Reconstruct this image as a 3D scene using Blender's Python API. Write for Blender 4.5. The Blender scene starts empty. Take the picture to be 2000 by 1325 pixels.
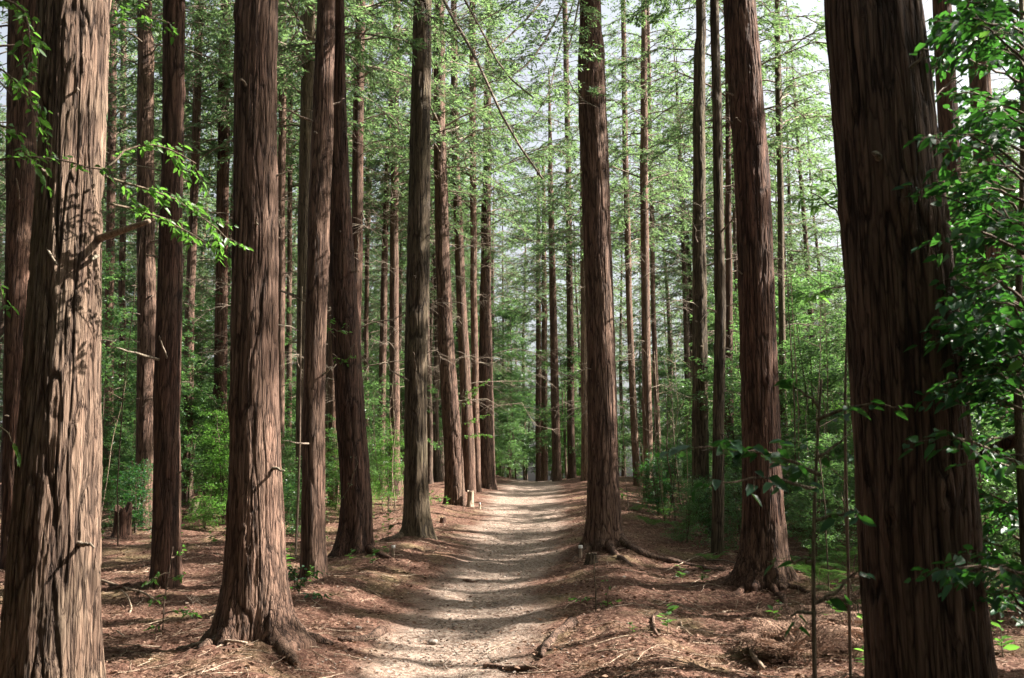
import bpy, math
import numpy as np

SC = bpy.context.scene
COL = SC.collection
R = math.radians
# ---------------------------------------------------------------- camera
F = 1944.0            # focal length in pixels of the 2000 px wide frame (35 mm)
PITCH = R(8.5)
EYE = 1.6
cam_d = bpy.data.cameras.new("camera")
cam_d.sensor_width = 36.0
cam_d.lens = 36.0 * F / 2000.0
cam_d.clip_start = 0.05
cam_d.clip_end = 3000.0
cam_d.dof.use_dof = True
cam_d.dof.focus_distance = 15.0
cam_d.dof.aperture_fstop = 4.5
cam = bpy.data.objects.new("camera", cam_d)
COL.objects.link(cam)
cam.location = (0, 0, EYE)
cam.rotation_euler = (math.pi / 2 + PITCH, 0, 0)
SC.camera = cam
# ---------------------------------------------------------------- light
SUN_EL = R(39.0)
SUN_AZ = R(5.0)      # angle from +X towards +Y
SC.view_settings.view_transform = 'Standard'
SC.view_settings.look = 'None'
SC.view_settings.gamma = 1.0
SC.view_settings.exposure = 2.35
world = bpy.data.worlds.new("World")
SC.world = world
world.use_nodes = True
wn = world.node_tree.nodes
bg = wn["Background"]
sky = wn.new("ShaderNodeTexSky")
sky.sky_type = 'NISHITA'
sky.sun_disc = False
sky.dust_density = 6.0
sky.ozone_density = .6
sky.sun_elevation = SUN_EL
sky.sun_rotation = math.pi / 2 - SUN_AZ
hs = wn.new("ShaderNodeHueSaturation")          # thin milky veil over the blue
hs.inputs['Saturation'].default_value = .38
hs.inputs['Value'].default_value = 1.45
world.node_tree.links.new(sky.outputs[0], hs.inputs['Color'])
world.node_tree.links.new(hs.outputs[0], bg.inputs[0])
bg.inputs[1].default_value = 0.044
sun_d = bpy.data.lights.new("sun", 'SUN')
sun_d.energy = 5.0
sun_d.angle = R(0.5)
sun_d.color = (1.0, 0.93, 0.84)
sun = bpy.data.objects.new("sun", sun_d)
COL.objects.link(sun)
sun.rotation_euler = (0, math.pi / 2 - SUN_EL, SUN_AZ)
SC.render.engine = 'CYCLES'
SC.cycles.max_bounces = 6
SC.cycles.diffuse_bounces = 3
SC.cycles.glossy_bounces = 2
SC.cycles.transmission_bounces = 4
SC.cycles.use_denoising = True
SC.cycles.sample_clamp_indirect = 6.0

# ---------------------------------------------------------------- helpers
def _h(ix, iy, iz, seed):
    n = (ix * 374761393 + iy * 668265263 + iz * 2147483647 + seed * 1274126177) & 0xFFFFFFFF
    n = ((n ^ (n >> 13)) * 1274126177) & 0xFFFFFFFF
    n = ((n ^ (n >> 16)) * 2246822519) & 0xFFFFFFFF
    return ((n ^ (n >> 15)) & 0xFFFFFF) / float(0x7FFFFF) - 1.0

def noise(x, y, z=0.0, seed=0):
    x, y, z = np.broadcast_arrays(np.asarray(x, float), np.asarray(y, float), np.asarray(z, float))
    fx, fy, fz = np.floor(x), np.floor(y), np.floor(z)
    tx, ty, tz = x - fx, y - fy, z - fz
    ix, iy, iz = fx.astype(np.int64), fy.astype(np.int64), fz.astype(np.int64)
    s = lambda t: t * t * t * (t * (t * 6 - 15) + 10)
    sx, sy, sz = s(tx), s(ty), s(tz)
    def l(dz):
        a = _h(ix, iy, iz + dz, seed) * (1 - sx) + _h(ix + 1, iy, iz + dz, seed) * sx
        b = _h(ix, iy + 1, iz + dz, seed) * (1 - sx) + _h(ix + 1, iy + 1, iz + dz, seed) * sx
        return a * (1 - sy) + b * sy
    return l(0) * (1 - sz) + l(1) * sz

def unit(v):
    v = np.asarray(v, float)
    return v / np.maximum(np.linalg.norm(v, axis=-1, keepdims=True), 1e-9)

class MB:
    """collects tubes and leaves, builds ONE mesh"""
    def __init__(s):
        s.v, s.f, s.n = [], {3: [], 4: []}, 0
    def add(s, v, f):
        f = np.asarray(f, np.int64)
        s.v.append(np.asarray(v, float).reshape(-1, 3))
        s.f[f.shape[1]].append(f + s.n)
        s.n += len(s.v[-1])
    def tube(s, P, rad, sides=6, cap=True):
        P = np.asarray(P, float)
        n = len(P)
        rad = np.broadcast_to(np.asarray(rad, float), (n,))
        T = unit(np.gradient(P, axis=0))
        ref = np.array([0.0, 0, 1]) if abs(T[:, 2]).mean() < 0.8 else np.array([1.0, 0, 0])
        A = unit(np.cross(T, ref)); B = np.cross(T, A)
        th = np.linspace(0, 2 * np.pi, sides, endpoint=False)
        V = P[:, None] + rad[:, None, None] * (np.cos(th)[None, :, None] * A[:, None] + np.sin(th)[None, :, None] * B[:, None])
        i = np.arange(n - 1)[:, None] * sides; j = np.arange(sides)[None]; k = (j + 1) % sides
        q = np.stack([i + j, i + k, i + sides + k, i + sides + j], -1).reshape(-1, 4)
        s.add(V, q)
        if cap:
            b = s.n - n * sides
            for o, c in ((0, P[0]), ((n - 1) * sides, P[-1])):
                s.v.append(c[None]); m = s.n; s.n += 1
                a = b + o + np.arange(sides); d = b + o + (np.arange(sides) + 1) % sides
                s.f[3].append(np.stack([a, d, np.full(sides, m)], -1))
    def leaves(s, C, D, N, L, W, fold=0.25, oval=False, droop=0.0):
        """C base points, D directions, N normals, L lengths, W widths"""
        C = np.asarray(C, float)
        if len(C) == 0: return
        D = unit(D); S = unit(np.cross(D, N)); N = np.cross(S, D)
        L = np.broadcast_to(L, (len(C),))[:, None]; W = np.broadcast_to(W, (len(C),))[:, None]
        dn = np.array([0, 0, -1.0]) * L * droop
        tip = C + D * L + dn
        up = N * W * fold
        n = len(C); b = np.arange(n)[:, None]
        if oval:
            l1 = C + D * L * .3 - S * W * .5 + up + dn * .1; l2 = C + D * L * .68 - S * W * .42 + up * .8 + dn * .5
            r1 = C + D * L * .3 + S * W * .5 + up + dn * .1; r2 = C + D * L * .68 + S * W * .42 + up * .8 + dn * .5
            V = np.stack([C, l1, l2, tip, r2, r1], 1).reshape(-1, 3)
            f = np.concatenate([b * 6 + np.array([[0, 3, 2, 1]]), b * 6 + np.array([[0, 5, 4, 3]])])
            s.add(V, f)
        else:
            l1 = C + D * L * .45 - S * W * .5 + up; r1 = C + D * L * .45 + S * W * .5 + up
            V = np.stack([C, l1, tip, r1], 1).reshape(-1, 3)
            f = np.concatenate([b * 4 + np.array([[0, 2, 1]]), b * 4 + np.array([[0, 3, 2]])])
            s.add(V, f)
    def mesh(s, name, mat, smooth=False):
        V = np.concatenate(s.v) if s.v else np.zeros((0, 3))
        me = bpy.data.meshes.new(name)
        loops, starts, tot = [], [], 0
        for k in (3, 4):
            if s.f[k]:
                f = np.concatenate(s.f[k])
                loops.append(f.ravel()); starts.append(tot + np.arange(len(f)) * k); tot += f.size
        me.vertices.add(len(V)); me.vertices.foreach_set("co", V.astype(np.float32).ravel())
        if loops:
            lo = np.concatenate(loops).astype(np.int32); st = np.concatenate(starts).astype(np.int32)
            me.loops.add(len(lo)); me.loops.foreach_set("vertex_index", lo)
            me.polygons.add(len(st)); me.polygons.foreach_set("loop_start", st)
            if smooth: me.polygons.foreach_set("use_smooth", np.ones(len(st), bool))
        me.update(calc_edges=True)
        me.materials.append(mat)
        return me

def obj(name, me, parent=None, loc=None, label=None, cat=None, group=None, kind=None):
    o = bpy.data.objects.new(name, me)
    COL.objects.link(o)
    if loc is not None: o.location = loc
    if parent is not None: o.parent = parent
    for k, v in (('label', label), ('category', cat), ('group', group), ('kind', kind)):
        if v: o[k] = v
    return o

def ray(px, py):
    x, u = (px - 1000.0) / F, (662.5 - py) / F
    c, s = math.cos(PITCH), math.sin(PITCH)
    return np.array([x, c - u * s, s + u * c])

def at(px, py, Y):
    d = ray(px, py)
    return np.array([0, 0, EYE]) + d * (Y / d[1])

# ---------------------------------------------------------------- the lie of the land
PY = [-60, -10, 5, 8, 11, 16, 22, 30, 38, 45, 52, 60, 80, 120, 200, 900]
PZ = [-1.5, -.1, .0, .05, .12, .45, .82, 1.27, 1.74, 2.02, 2.1, 1.9, .4, -4, -9, -12]
CY = [-60, 5, 8, 12, 19, 30, 47, 60, 900]
CX = [-6, -.85, -.72, -.50, .05, .35, 1.1, 2.2, 90]
WY = [5, 8, 14, 19, 30, 50]
WX = [.85, .85, .95, 1.1, 1.35, 1.3]
_yy = np.linspace(-60, 900, 4801)
_k = np.ones(13) / 13
_zz = np.convolve(np.pad(np.interp(_yy, PY, PZ), 6, mode='edge'), _k, 'valid')
_cc = np.convolve(np.pad(np.interp(_yy, CY, CX), 6, mode='edge'), _k, 'valid')
MOUNDS = []           # x, y, height, radius

def path_u(x, y):
    c = np.interp(y, _yy, _cc) + .12 * noise(0, y * .35, 0, 5)
    w = np.interp(y, WY, WX) * (1 + .12 * noise(3.3, y * .5, 0, 6) * 1.0)
    return (x - c) / w

def gz(x, y):
    x = np.asarray(x, float); y = np.asarray(y, float)
    z = np.interp(y, _yy, _zz)
    u = path_u(x, y)
    au = np.abs(u)
    t = np.clip(au / 1.7, 0, 1); t = t * t * (3 - 2 * t)
    z = z - .16 * (1 - t)
    z = z + .10 * np.exp(-((au - 1.95) / .5) ** 2) * (1 + .5 * noise(x * .3, y * .5, 0, 8))
    off = np.clip((au - .8) / 1.2, 0, 1)
    z = z + off * (.09 * noise(x * .45, y * .45, 0, 1) + .045 * noise(x * 1.3, y * 1.3, 0, 2)) + .012 * noise(x * 3, y * 3, 0, 3)
    z = z - .9 * np.clip((x - 9) / 20, 0, 3) * np.clip((y - 8) / 20, 0, 1.5)      # the slope falls away on the right
    for mx, my, mh, mr in MOUNDS:
        z = z + mh * np.exp(-((x - mx) ** 2 + (y - my) ** 2) / mr ** 2)
    return z

def locate(px, py):
    for k in range(12):                     # a mark just above the crest slides down to it
        p = _locate(px, py + 3 * k)
        if p is not None: return p
    raise ValueError((px, py))

def _locate(px, py):
    d = ray(px, py)
    if d[2] >= -1e-4: return None
    t = np.linspace(3, 60, 4000)
    P = np.array([0, 0, EYE])[None] + t[:, None] * d[None]
    h = P[:, 2] - gz(P[:, 0], P[:, 1])
    i = np.argmax(h < 0)
    return P[i] if h[i] < 0 else None

# ---------------------------------------------------------------- materials
def mat(name):
    m = bpy.data.materials.new(name)
    m.use_nodes = True
    nt = m.node_tree
    return m, nt, nt.nodes, nt.links, nt.nodes["Principled BSDF"]

def ramp(nd, ln, src, stops):
    r = nd.new("ShaderNodeValToRGB")
    e = r.color_ramp.elements
    while len(e) < len(stops): e.new(0.5)
    for i, (p, c) in enumerate(stops):
        e[i].position = p; e[i].color = (c[0], c[1], c[2], 1) if hasattr(c, '__len__') else (c, c, c, 1)
    ln.new(src, r.inputs[0])
    return r.outputs[0]

def mixc(nd, ln, fac, a, b, blend='MIX'):
    m = nd.new("ShaderNodeMix"); m.data_type = 'RGBA'; m.blend_type = blend
    for sock, val in ((m.inputs[0], fac), (m.inputs[6], a), (m.inputs[7], b)):
        if isinstance(val, (int, float)): sock.default_value = val
        elif isinstance(val, tuple): sock.default_value = (*val, 1)
        else: ln.new(val, sock)
    return m.outputs[2]

def math_(nd, ln, op, a, b=0.0, c=None):
    m = nd.new("ShaderNodeMath"); m.operation = op
    for i, val in enumerate((a, b, c)):
        if val is None: continue
        if isinstance(val, (int, float)): m.inputs[i].default_value = val
        else: ln.new(val, m.inputs[i])
    return m.outputs[0]

def noisen(nd, ln, vec, scale, detail=3, rough=.55, dist=0.0):
    n = nd.new("ShaderNodeTexNoise")
    n.inputs['Scale'].default_value = scale; n.inputs['Detail'].default_value = detail
    n.inputs['Roughness'].default_value = rough; n.inputs['Distortion'].default_value = dist
    if vec is not None: ln.new(vec, n.inputs['Vector'])
    return n.outputs[0]

def bark(name, dark, mid, light, tint=(.2, .2, .1), tint_amt=.25, scale=13.0, bumpd=.028, pale=.35):
    m, nt, nd, ln, bs = mat(name)
    tc = nd.new("ShaderNodeTexCoord")
    oi = nd.new("ShaderNodeObjectInfo")
    mp = nd.new("ShaderNodeMapping"); mp.inputs['Scale'].default_value = (1, 1, .06)
    add = nd.new("ShaderNodeVectorMath"); add.operation = 'ADD'
    ln.new(tc.outputs['Object'], add.inputs[0]); 
    sc = nd.new("ShaderNodeVectorMath"); sc.operation = 'SCALE'; sc.inputs['Scale'].default_value = 9.0
    ln.new(oi.outputs['Random'], sc.inputs[0]); ln.new(sc.outputs[0], add.inputs[1])
    ln.new(add.outputs[0], mp.inputs[0])
    v = mp.outputs[0]
    n1 = noisen(nd, ln, v, scale, 3, .5, .35)
    n2 = noisen(nd, ln, v, scale * 6.5, 5, .68, .1)
    n3 = noisen(nd, ln, add.outputs[0], 1.1, 2)
    n4 = noisen(nd, ln, v, scale * .45, 2)
    g = math_(nd, ln, 'ABSOLUTE', math_(nd, ln, 'SUBTRACT', n1, .5))
    # long flaking plates: stretched cells with wavy edges
    mp2 = nd.new("ShaderNodeMapping"); mp2.inputs['Scale'].default_value = (1, 1, .075)
    wob = nd.new("ShaderNodeTexNoise"); wob.inputs['Scale'].default_value = scale * .9; wob.inputs['Detail'].default_value = 3
    ln.new(add.outputs[0], mp2.inputs[0]); ln.new(mp2.outputs[0], wob.inputs['Vector'])
    wv = nd.new("ShaderNodeVectorMath"); wv.operation = 'MULTIPLY_ADD'; wv.inputs[1].default_value = (.9 / scale,) * 3
    ln.new(wob.outputs['Color'], wv.inputs[0]); ln.new(mp2.outputs[0], wv.inputs[2])
    vc = nd.new("ShaderNodeTexVoronoi"); vc.inputs['Scale'].default_value = scale * 2.2; ln.new(wv.outputs[0], vc.inputs['Vector'])
    ve = nd.new("ShaderNodeTexVoronoi"); ve.feature = 'DISTANCE_TO_EDGE'; ve.inputs['Scale'].default_value = scale * 2.2; ln.new(wv.outputs[0], ve.inputs['Vector'])
    edge = ramp(nd, ln, ve.outputs['Distance'], [(0.0, .35), (.05, .8), (.12, 1.0)])
    cell = nd.new("ShaderNodeSeparateColor"); ln.new(vc.outputs['Color'], cell.inputs[0]); cell = cell.outputs[0]
    gr = ramp(nd, ln, g, [(0.0, 0.0), (.022, .7), (.06, 1.0)])
    base = ramp(nd, ln, n2, [(.22, dark), (.5, mid), (.85, light)])
    c = mixc(nd, ln, math_(nd, ln, 'MULTIPLY', ramp(nd, ln, n4, [(.45, 0.), (.62, 1.)]), pale), base, light)
    c = mixc(nd, ln, math_(nd, ln, 'MULTIPLY', ramp(nd, ln, n3, [(.45, 0.), (.62, 1.)]), tint_amt), c, tint)
    c = mixc(nd, ln, 1.0, c, ramp(nd, ln, cell, [(0, .75), (1, 1.22)]), 'MULTIPLY')
    c = mixc(nd, ln, edge, tuple(x * .55 for x in dark), c)
    c = mixc(nd, ln, gr, tuple(x * .5 for x in dark), c)
    ca = nd.new("ShaderNodeAttribute"); ca.attribute_name = "crack"
    c = mixc(nd, ln, math_(nd, ln, 'MULTIPLY', ca.outputs['Fac'], .75), c, tuple(x * .35 for x in dark))
    c = mixc(nd, ln, 1.0, c, ramp(nd, ln, oi.outputs['Random'], [(0, .75), (1, 1.2)]), 'MULTIPLY')
    ln.new(c, bs.inputs['Base Color'])
    bs.inputs['Roughness'].default_value = .85
    bs.inputs['Specular IOR Level'].default_value = .2
    h = math_(nd, ln, 'ADD', math_(nd, ln, 'MULTIPLY', gr, .5), math_(nd, ln, 'MULTIPLY', n2, .5))
    h = math_(nd, ln, 'ADD', h, math_(nd, ln, 'MULTIPLY', edge, .35))
    h = math_(nd, ln, 'ADD', h, math_(nd, ln, 'MULTIPLY', cell, .35))
    b = nd.new("ShaderNodeBump"); b.inputs['Strength'].default_value = 1.0; b.inputs['Distance'].default_value = bumpd
    ln.new(h, b.inputs['Height']); ln.new(b.outputs[0], bs.inputs['Normal'])
    return m

def leafmat(name, c1, c2, trans, rough=.45, spec=.4, tfac=.5, vary=True):
    m, nt, nd, ln, bs = mat(name)
    geo = nd.new("ShaderNodeNewGeometry"); oi = nd.new("ShaderNodeObjectInfo")
    c = ramp(nd, ln, geo.outputs['Random Per Island'], [(0, c1), (1, c2)])
    k = ramp(nd, ln, oi.outputs['Random'], [(0, .7), (1, 1.25)])
    c = mixc(nd, ln, 1.0, c, k, 'MULTIPLY')
    ln.new(c, bs.inputs['Base Color'])
    bs.inputs['Roughness'].default_value = rough
    bs.inputs['Specular IOR Level'].default_value = spec
    tr = nd.new("ShaderNodeBsdfTranslucent")
    t1 = ramp(nd, ln, geo.outputs['Random Per Island'], [(0, tuple(x * .65 for x in trans)), (1, trans)])
    ln.new(t1, tr.inputs[0])
    mx = nd.new("ShaderNodeMixShader"); mx.inputs[0].default_value = tfac
    ln.new(bs.outputs[0], mx.inputs[1]); ln.new(tr.outputs[0], mx.inputs[2])
    ln.new(mx.outputs[0], nd["Material Output"].inputs[0])
    return m

BARK_RED = bark("cedar_bark_red", (.040, .019, .013), (.105, .052, .035), (.22, .130, .090), (.11, .085, .055), .25)
BARK_GREY = bark("cedar_bark_grey", (.048, .026, .018), (.125, .071, .050), (.25, .165, .120), (.14, .095, .065), .3)
BARK_OLIVE = bark("cedar_bark_olive", (.042, .029, .019), (.105, .075, .048), (.22, .17, .115), (.095, .085, .045), .35)
BARK_PALE = bark("cedar_bark_pale", (.058, .031, .021), (.155, .097, .067), (.34, .245, .18), (.15, .13, .085), .35, pale=.5)
BARK_FAR = bark("cypress_bark_far", (.044, .026, .019), (.095, .061, .043), (.19, .13, .098), (.085, .075, .052), .35, 9.0)
WOOD = bark("branch_wood", (.10, .075, .055), (.22, .17, .13), (.38, .31, .25), (.2, .2, .13), .3, 30.0, .004)
STEM = bark("stem_wood", (.06, .04, .03), (.13, .09, .065), (.24, .18, .13), (.1, .12, .06), .3, 40.0, .003)
DRY = bark("dry_wood", (.16, .10, .07), (.34, .25, .18), (.55, .44, .34), (.3, .25, .15), .2, 26.0, .004)
CON_LEAF = leafmat("cypress_foliage", (.026, .064, .036), (.068, .128, .068), (.23, .38, .13), .5, .35, .5)
BROAD_LEAF = leafmat("broad_leaf", (.022, .058, .030), (.058, .120, .052), (.16, .32, .08), .35, .55, .5)
BRIGHT_LEAF = leafmat("bright_leaf", (.032, .085, .022), (.085, .18, .035), (.16, .38, .05), .4, .4, .5)
DARK_LEAF = leafmat("dark_leaf", (.014, .050, .026), (.032, .090, .042), (.07, .25, .03), .45, .3, .35)
FERN_LEAF = leafmat("fern_leaf", (.035, .085, .022), (.07, .15, .035), (.13, .28, .05), .5, .3, .5)
DRY_LEAF = leafmat("dry_leaf", (.040, .019, .013), (.29, .185, .13), (.16, .08, .045), .8, .15, .15)

def ground_mat():
    m, nt, nd, ln, bs = mat("forest_floor")
    tc = nd.new("ShaderNodeTexCoord"); v = tc.outputs['Object']
    at_ = nd.new("ShaderNodeAttribute"); at_.attribute_name = "path"
    n1 = noisen(nd, ln, v, 1.3, 4); n2 = noisen(nd, ln, v, 22, 5, .7); n3 = noisen(nd, ln, v, 70, 3, .65)
    vo = nd.new("ShaderNodeTexVoronoi"); vo.inputs['Scale'].default_value = 38; ln.new(v, vo.inputs['Vector'])
    vo2 = nd.new("ShaderNodeTexVoronoi"); vo2.inputs['Scale'].default_value = 14; ln.new(v, vo2.inputs['Vector'])
    lit = ramp(nd, ln, n2, [(.3, (.030, .015, .011)), (.5, (.092, .046, .032)), (.62, (.17, .095, .068)), (.78, (.34, .235, .175))])
    flk = ramp(nd, ln, vo.outputs['Color'], [(.1, (.036, .018, .013)), (.6, (.125, .064, .045)), (.9, (.30, .20, .145))])
    lit = mixc(nd, ln, .5, lit, flk)
    lit = mixc(nd, ln, math_(nd, ln, 'MULTIPLY', ramp(nd, ln, n1, [(.52, 0.), (.7, 1.)]), .4), lit, (.20, .18, .085))
    pth = ramp(nd, ln, n3, [(.25, (.17, .128, .102)), (.5, (.36, .288, .232)), (.8, (.58, .49, .41))])
    peb = ramp(nd, ln, vo2.outputs['Distance'], [(.0, (.48, .41, .35)), (.25, (.36, .295, .24)), (.5, (.23, .178, .14))])
    pth = mixc(nd, ln, .35, pth, peb)
    pth = mixc(nd, ln, math_(nd, ln, 'MULTIPLY', ramp(nd, ln, n2, [(.43, 0.), (.58, 1.)]), .85), pth, (.115, .068, .050))
    f = math_(nd, ln, 'ADD', at_.outputs['Fac'], math_(nd, ln, 'MULTIPLY', math_(nd, ln, 'SUBTRACT', n2, .5), .9))
    f = math_(nd, ln, 'ADD', f, math_(nd, ln, 'MULTIPLY', math_(nd, ln, 'SUBTRACT', n1, .5), .7))
    f = ramp(nd, ln, f, [(.3, 0.), (.62, 1.)])
    ln.new(mixc(nd, ln, f, lit, pth), bs.inputs['Base Color'])
    bs.inputs['Roughness'].default_value = .95; bs.inputs['Specular IOR Level'].default_value = .1
    h = math_(nd, ln, 'ADD', n2, math_(nd, ln, 'MULTIPLY', n3, .5))
    h = math_(nd, ln, 'ADD', h, math_(nd, ln, 'MULTIPLY', vo2.outputs['Distance'], -.4))
    b = nd.new("ShaderNodeBump"); b.inputs['Distance'].default_value = .035; b.inputs['Strength'].default_value = 1.0
    ln.new(h, b.inputs['Height']); ln.new(b.outputs[0], bs.inputs['Normal'])
    return m
GROUND = ground_mat()
def stone_mat():
    m, nt, nd, ln, bs = mat("stone")
    tc = nd.new("ShaderNodeTexCoord"); oi = nd.new("ShaderNodeObjectInfo")
    n = noisen(nd, ln, tc.outputs['Object'], 25, 5, .65)
    c = ramp(nd, ln, n, [(.3, (.14, .11, .09)), (.6, (.30, .25, .21)), (.8, (.42, .37, .32))])
    c = mixc(nd, ln, 1.0, c, ramp(nd, ln, oi.outputs['Random'], [(0, .7), (1, 1.2)]), 'MULTIPLY')
    ln.new(c, bs.inputs['Base Color']); bs.inputs['Roughness'].default_value = .9
    b = nd.new("ShaderNodeBump"); b.inputs['Distance'].default_value = .01; ln.new(n, b.inputs['Height']); ln.new(b.outputs[0], bs.inputs['Normal'])
    return m
STONE = stone_mat()
def flat_mat(name, c1, c2, s=20, rough=.8):
    m, nt, nd, ln, bs = mat(name)
    tc = nd.new("ShaderNodeTexCoord")
    ln.new(ramp(nd, ln, noisen(nd, ln, tc.outputs['Object'], s, 4), [(.35, c1), (.65, c2)]), bs.inputs['Base Color'])
    bs.inputs['Roughness'].default_value = rough
    return m
CUT = flat_mat("cut_wood", (.17, .12, .085), (.30, .23, .165), 18)
WHITE = flat_mat("white_paint", (.62, .60, .56), (.78, .76, .72), 30)

# ---------------------------------------------------------------- trees: data measured from the photo
# key, mat, base (px,py) or depth, edge list (py, left, right), flare, label
T = []
def tr(mat_, base, edges, flare, label, H=21.0, crown=True, kind='cedar_tree', group='tall conifers beside the path', detail=1):
    T.append(dict(mat=mat_, base=base, edges=edges, flare=flare, label=label, H=H, crown=crown, kind=kind, group=group, detail=detail))

tr(BARK_PALE, 6.9, [(0, 78, 212), (325, 75, 198), (650, 60, 197), (1000, 32, 192), (1325, 8, 186)], .35,
   "huge cedar trunk with pale flaking bark at the left edge of the photo", detail=3)
tr(BARK_GREY, 5.4, [(0, 1614, 1792), (300, 1635, 1826), (600, 1656, 1862), (900, 1680, 1902), (1100, 1690, 1916), (1325, 1703, 1938)], .15,
   "widest trunk, dark red-brown ridged bark in shade, leaning left at the right of the photo", detail=3)
tr(BARK_GREY, (497, 1248), [(0, 460, 542), (300, 457, 540), (650, 455, 545), (900, 452, 549), (1060, 448, 556)], .85,
   "thick cedar with flaring buttress roots at the lower left rim of the path", detail=3)
tr(BARK_RED, (1490, 1140), [(0, 1414, 1476), (300, 1432, 1500), (600, 1443, 1513), (900, 1450, 1525), (1050, 1452, 1529)], .75,
   "thick trunk with bright white sunlit right edge rising from a ragged root mound", detail=3)
tr(BARK_GREY, (1182, 1066), [(0, 1128, 1178), (300, 1132, 1188), (600, 1145, 1200), (900, 1150, 1208), (1000, 1150, 1211)], .5,
   "large cedar on the path's right lip with a long root running right", detail=3)
tr(BARK_RED, (690, 1086), [(0, 650, 672), (200, 645, 677), (400, 641, 684), (600, 646, 700), (800, 656, 713), (1000, 668, 726)], .45,
   "curved cedar trunk left of the path that bends left as it rises", detail=2)
tr(BARK_GREY, (612, 1132), [(0, 620, 655), (300, 607, 650), (650, 595, 637), (1000, 588, 634)], .2,
   "slim straight cedar trunk standing just left of the curved trunk, ivy at its foot", detail=2)
tr(BARK_OLIVE, (815, 1052), [(0, 808, 843), (300, 800, 842), (600, 792, 837), (900, 790, 835), (980, 789, 837)], .4,
   "olive mossy trunk with sunlit right half at the left rim of the path", detail=2)
tr(BARK_GREY, (888, 986), [(0, 845, 868), (300, 847, 872), (600, 853, 882), (900, 868, 905)], .3,
   "left-rim trunk leaning slightly left with a cut stump touching its right foot", detail=2)
tr(BARK_RED, (322, 1150), [(0, 320, 362), (300, 317, 358), (650, 306, 355), (1000, 298, 350)], .25,
   "dark straight trunk behind the small leafy sapling, right of the huge left-edge trunk", detail=2)
tr(BARK_GREY, (284, 1030), [(0, 270, 300), (300, 268, 300), (650, 268, 303), (950, 265, 303)], .4,
   "trunk half hidden just left of the dark straight one, sunlit on its lower right side", detail=2)
tr(BARK_OLIVE, (1369, 1022), [(0, 1358, 1379), (300, 1352, 1377), (600, 1353, 1381), (900, 1353, 1385)], .15,
   "dark straight trunk left of the slim grey pole trunk, right of the path", detail=2)
tr(BARK_OLIVE, (1402, 1088), [(0, 1387, 1405), (300, 1393, 1412), (600, 1396, 1418), (900, 1391, 1415)], .05,
   "slim grey-green pole trunk just left of the thick sunlit-edged one", detail=2)
tr(BARK_RED, (430, 986), [(0, 428, 452), (300, 425, 448), (600, 420, 444), (900, 415, 443)], .3,
   "reddish trunk with bright lower bark in the clearing left of the buttressed cedar", detail=2)
tr(BARK_RED, 15.5, [(0, 20, 80), (300, 14, 68), (600, 8, 56), (900, 6, 52)], .3,
   "trunk peeping out behind the left side of the huge left-edge trunk, sunlit near its top", detail=2)
tr(BARK_GREY, (950, 936), [(0, 950, 963), (300, 942, 958), (600, 937, 960), (850, 931, 965)], .2,
   "broad dark trunk at the far left rim of the path just before the crest", detail=2)
tr(BARK_GREY, (917, 962), [(0, 880, 892), (300, 882, 896), (600, 892, 912), (900, 903, 928)], .1,
   "slender curved trunk between the left-rim trunk with the stump and the broad dark one")
tr(BARK_GREY, 34, [(0, 916, 928), (300, 917, 930), (600, 919, 932), (900, 922, 938)], .1,
   "thin trunk touching the left side of the broad dark trunk near the crest")
tr(BARK_GREY, (771, 970), [(0, 768, 782), (300, 763, 778), (600, 760, 778), (900, 760, 782)], .2,
   "slim trunk left of the olive mossy trunk, foot among low green plants")
tr(BARK_RED, 22.5, [(0, 695, 713), (300, 688, 710), (600, 684, 706), (900, 680, 704)], .2,
   "straight sunlit trunk showing above and behind the curved cedar")
tr(BARK_OLIVE, 21.0, [(0, 590, 616), (300, 585, 611), (600, 580, 604), (900, 578, 600)], .2,
   "grey-green trunk behind the left side of the slim straight cedar")
tr(BARK_GREY, 27, [(0, 650, 664), (300, 645, 662), (600, 642, 660), (900, 640, 660)], .2,
   "trunk seen in the gap between the slim straight cedar and the curved one, foot sunlit")
tr(BARK_GREY, 44, [(340, 1070, 1080), (600, 1073, 1087), (850, 1077, 1094)], .2,
   "right-hand trunk of the group standing on the crest where the path disappears", H=19)
tr(BARK_GREY, 46, [(0, 1098, 1108), (300, 1104, 1115), (600, 1106, 1119), (850, 1108, 1123)], .2,
   "trunk on the crest midway between the path end and the large right-lip cedar", H=21)
tr(BARK_PALE, 40, [(0, 1132, 1146), (380, 1133, 1148), (600, 1134, 1150), (850, 1135, 1152)], .1,
   "sunlit trunk half covered by the large right-lip cedar")
tr(BARK_GREY, 50, [(300, 1048, 1054), (550, 1047, 1056), (850, 1046, 1058)], .1,
   "left one of the paired dark trunks at the very end of the path", H=18)
tr(BARK_GREY, 49, [(300, 1058, 1064), (550, 1058, 1068), (850, 1057, 1070)], .1,
   "right one of the paired dark trunks at the very end of the path", H=18)
tr(BARK_GREY, 36, [(0, 1212, 1221), (300, 1216, 1227), (600, 1223, 1235), (850, 1232, 1246)], .1,
   "first thin trunk right of the large right-lip cedar, leaning left as it rises", H=20)
tr(BARK_GREY, 30, [(50, 1252, 1264), (300, 1250, 1265), (600, 1253, 1270), (900, 1256, 1275)], .1,
   "slim trunk with many side branches, second right of the large right-lip cedar", H=18)
tr(BARK_GREY, 40, [(0, 1262, 1268), (380, 1268, 1277), (600, 1271, 1280), (900, 1280, 1292)], .1,
   "thin dark trunk just behind the slim many-branched one", H=19)
tr(BARK_RED, 24.5, [(0, 1414, 1424), (330, 1417, 1428), (600, 1416, 1430), (900, 1412, 1434)], .3,
   "reddish-footed trunk showing between the slim pole trunk and the thick sunlit-edged one", H=20)
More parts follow.
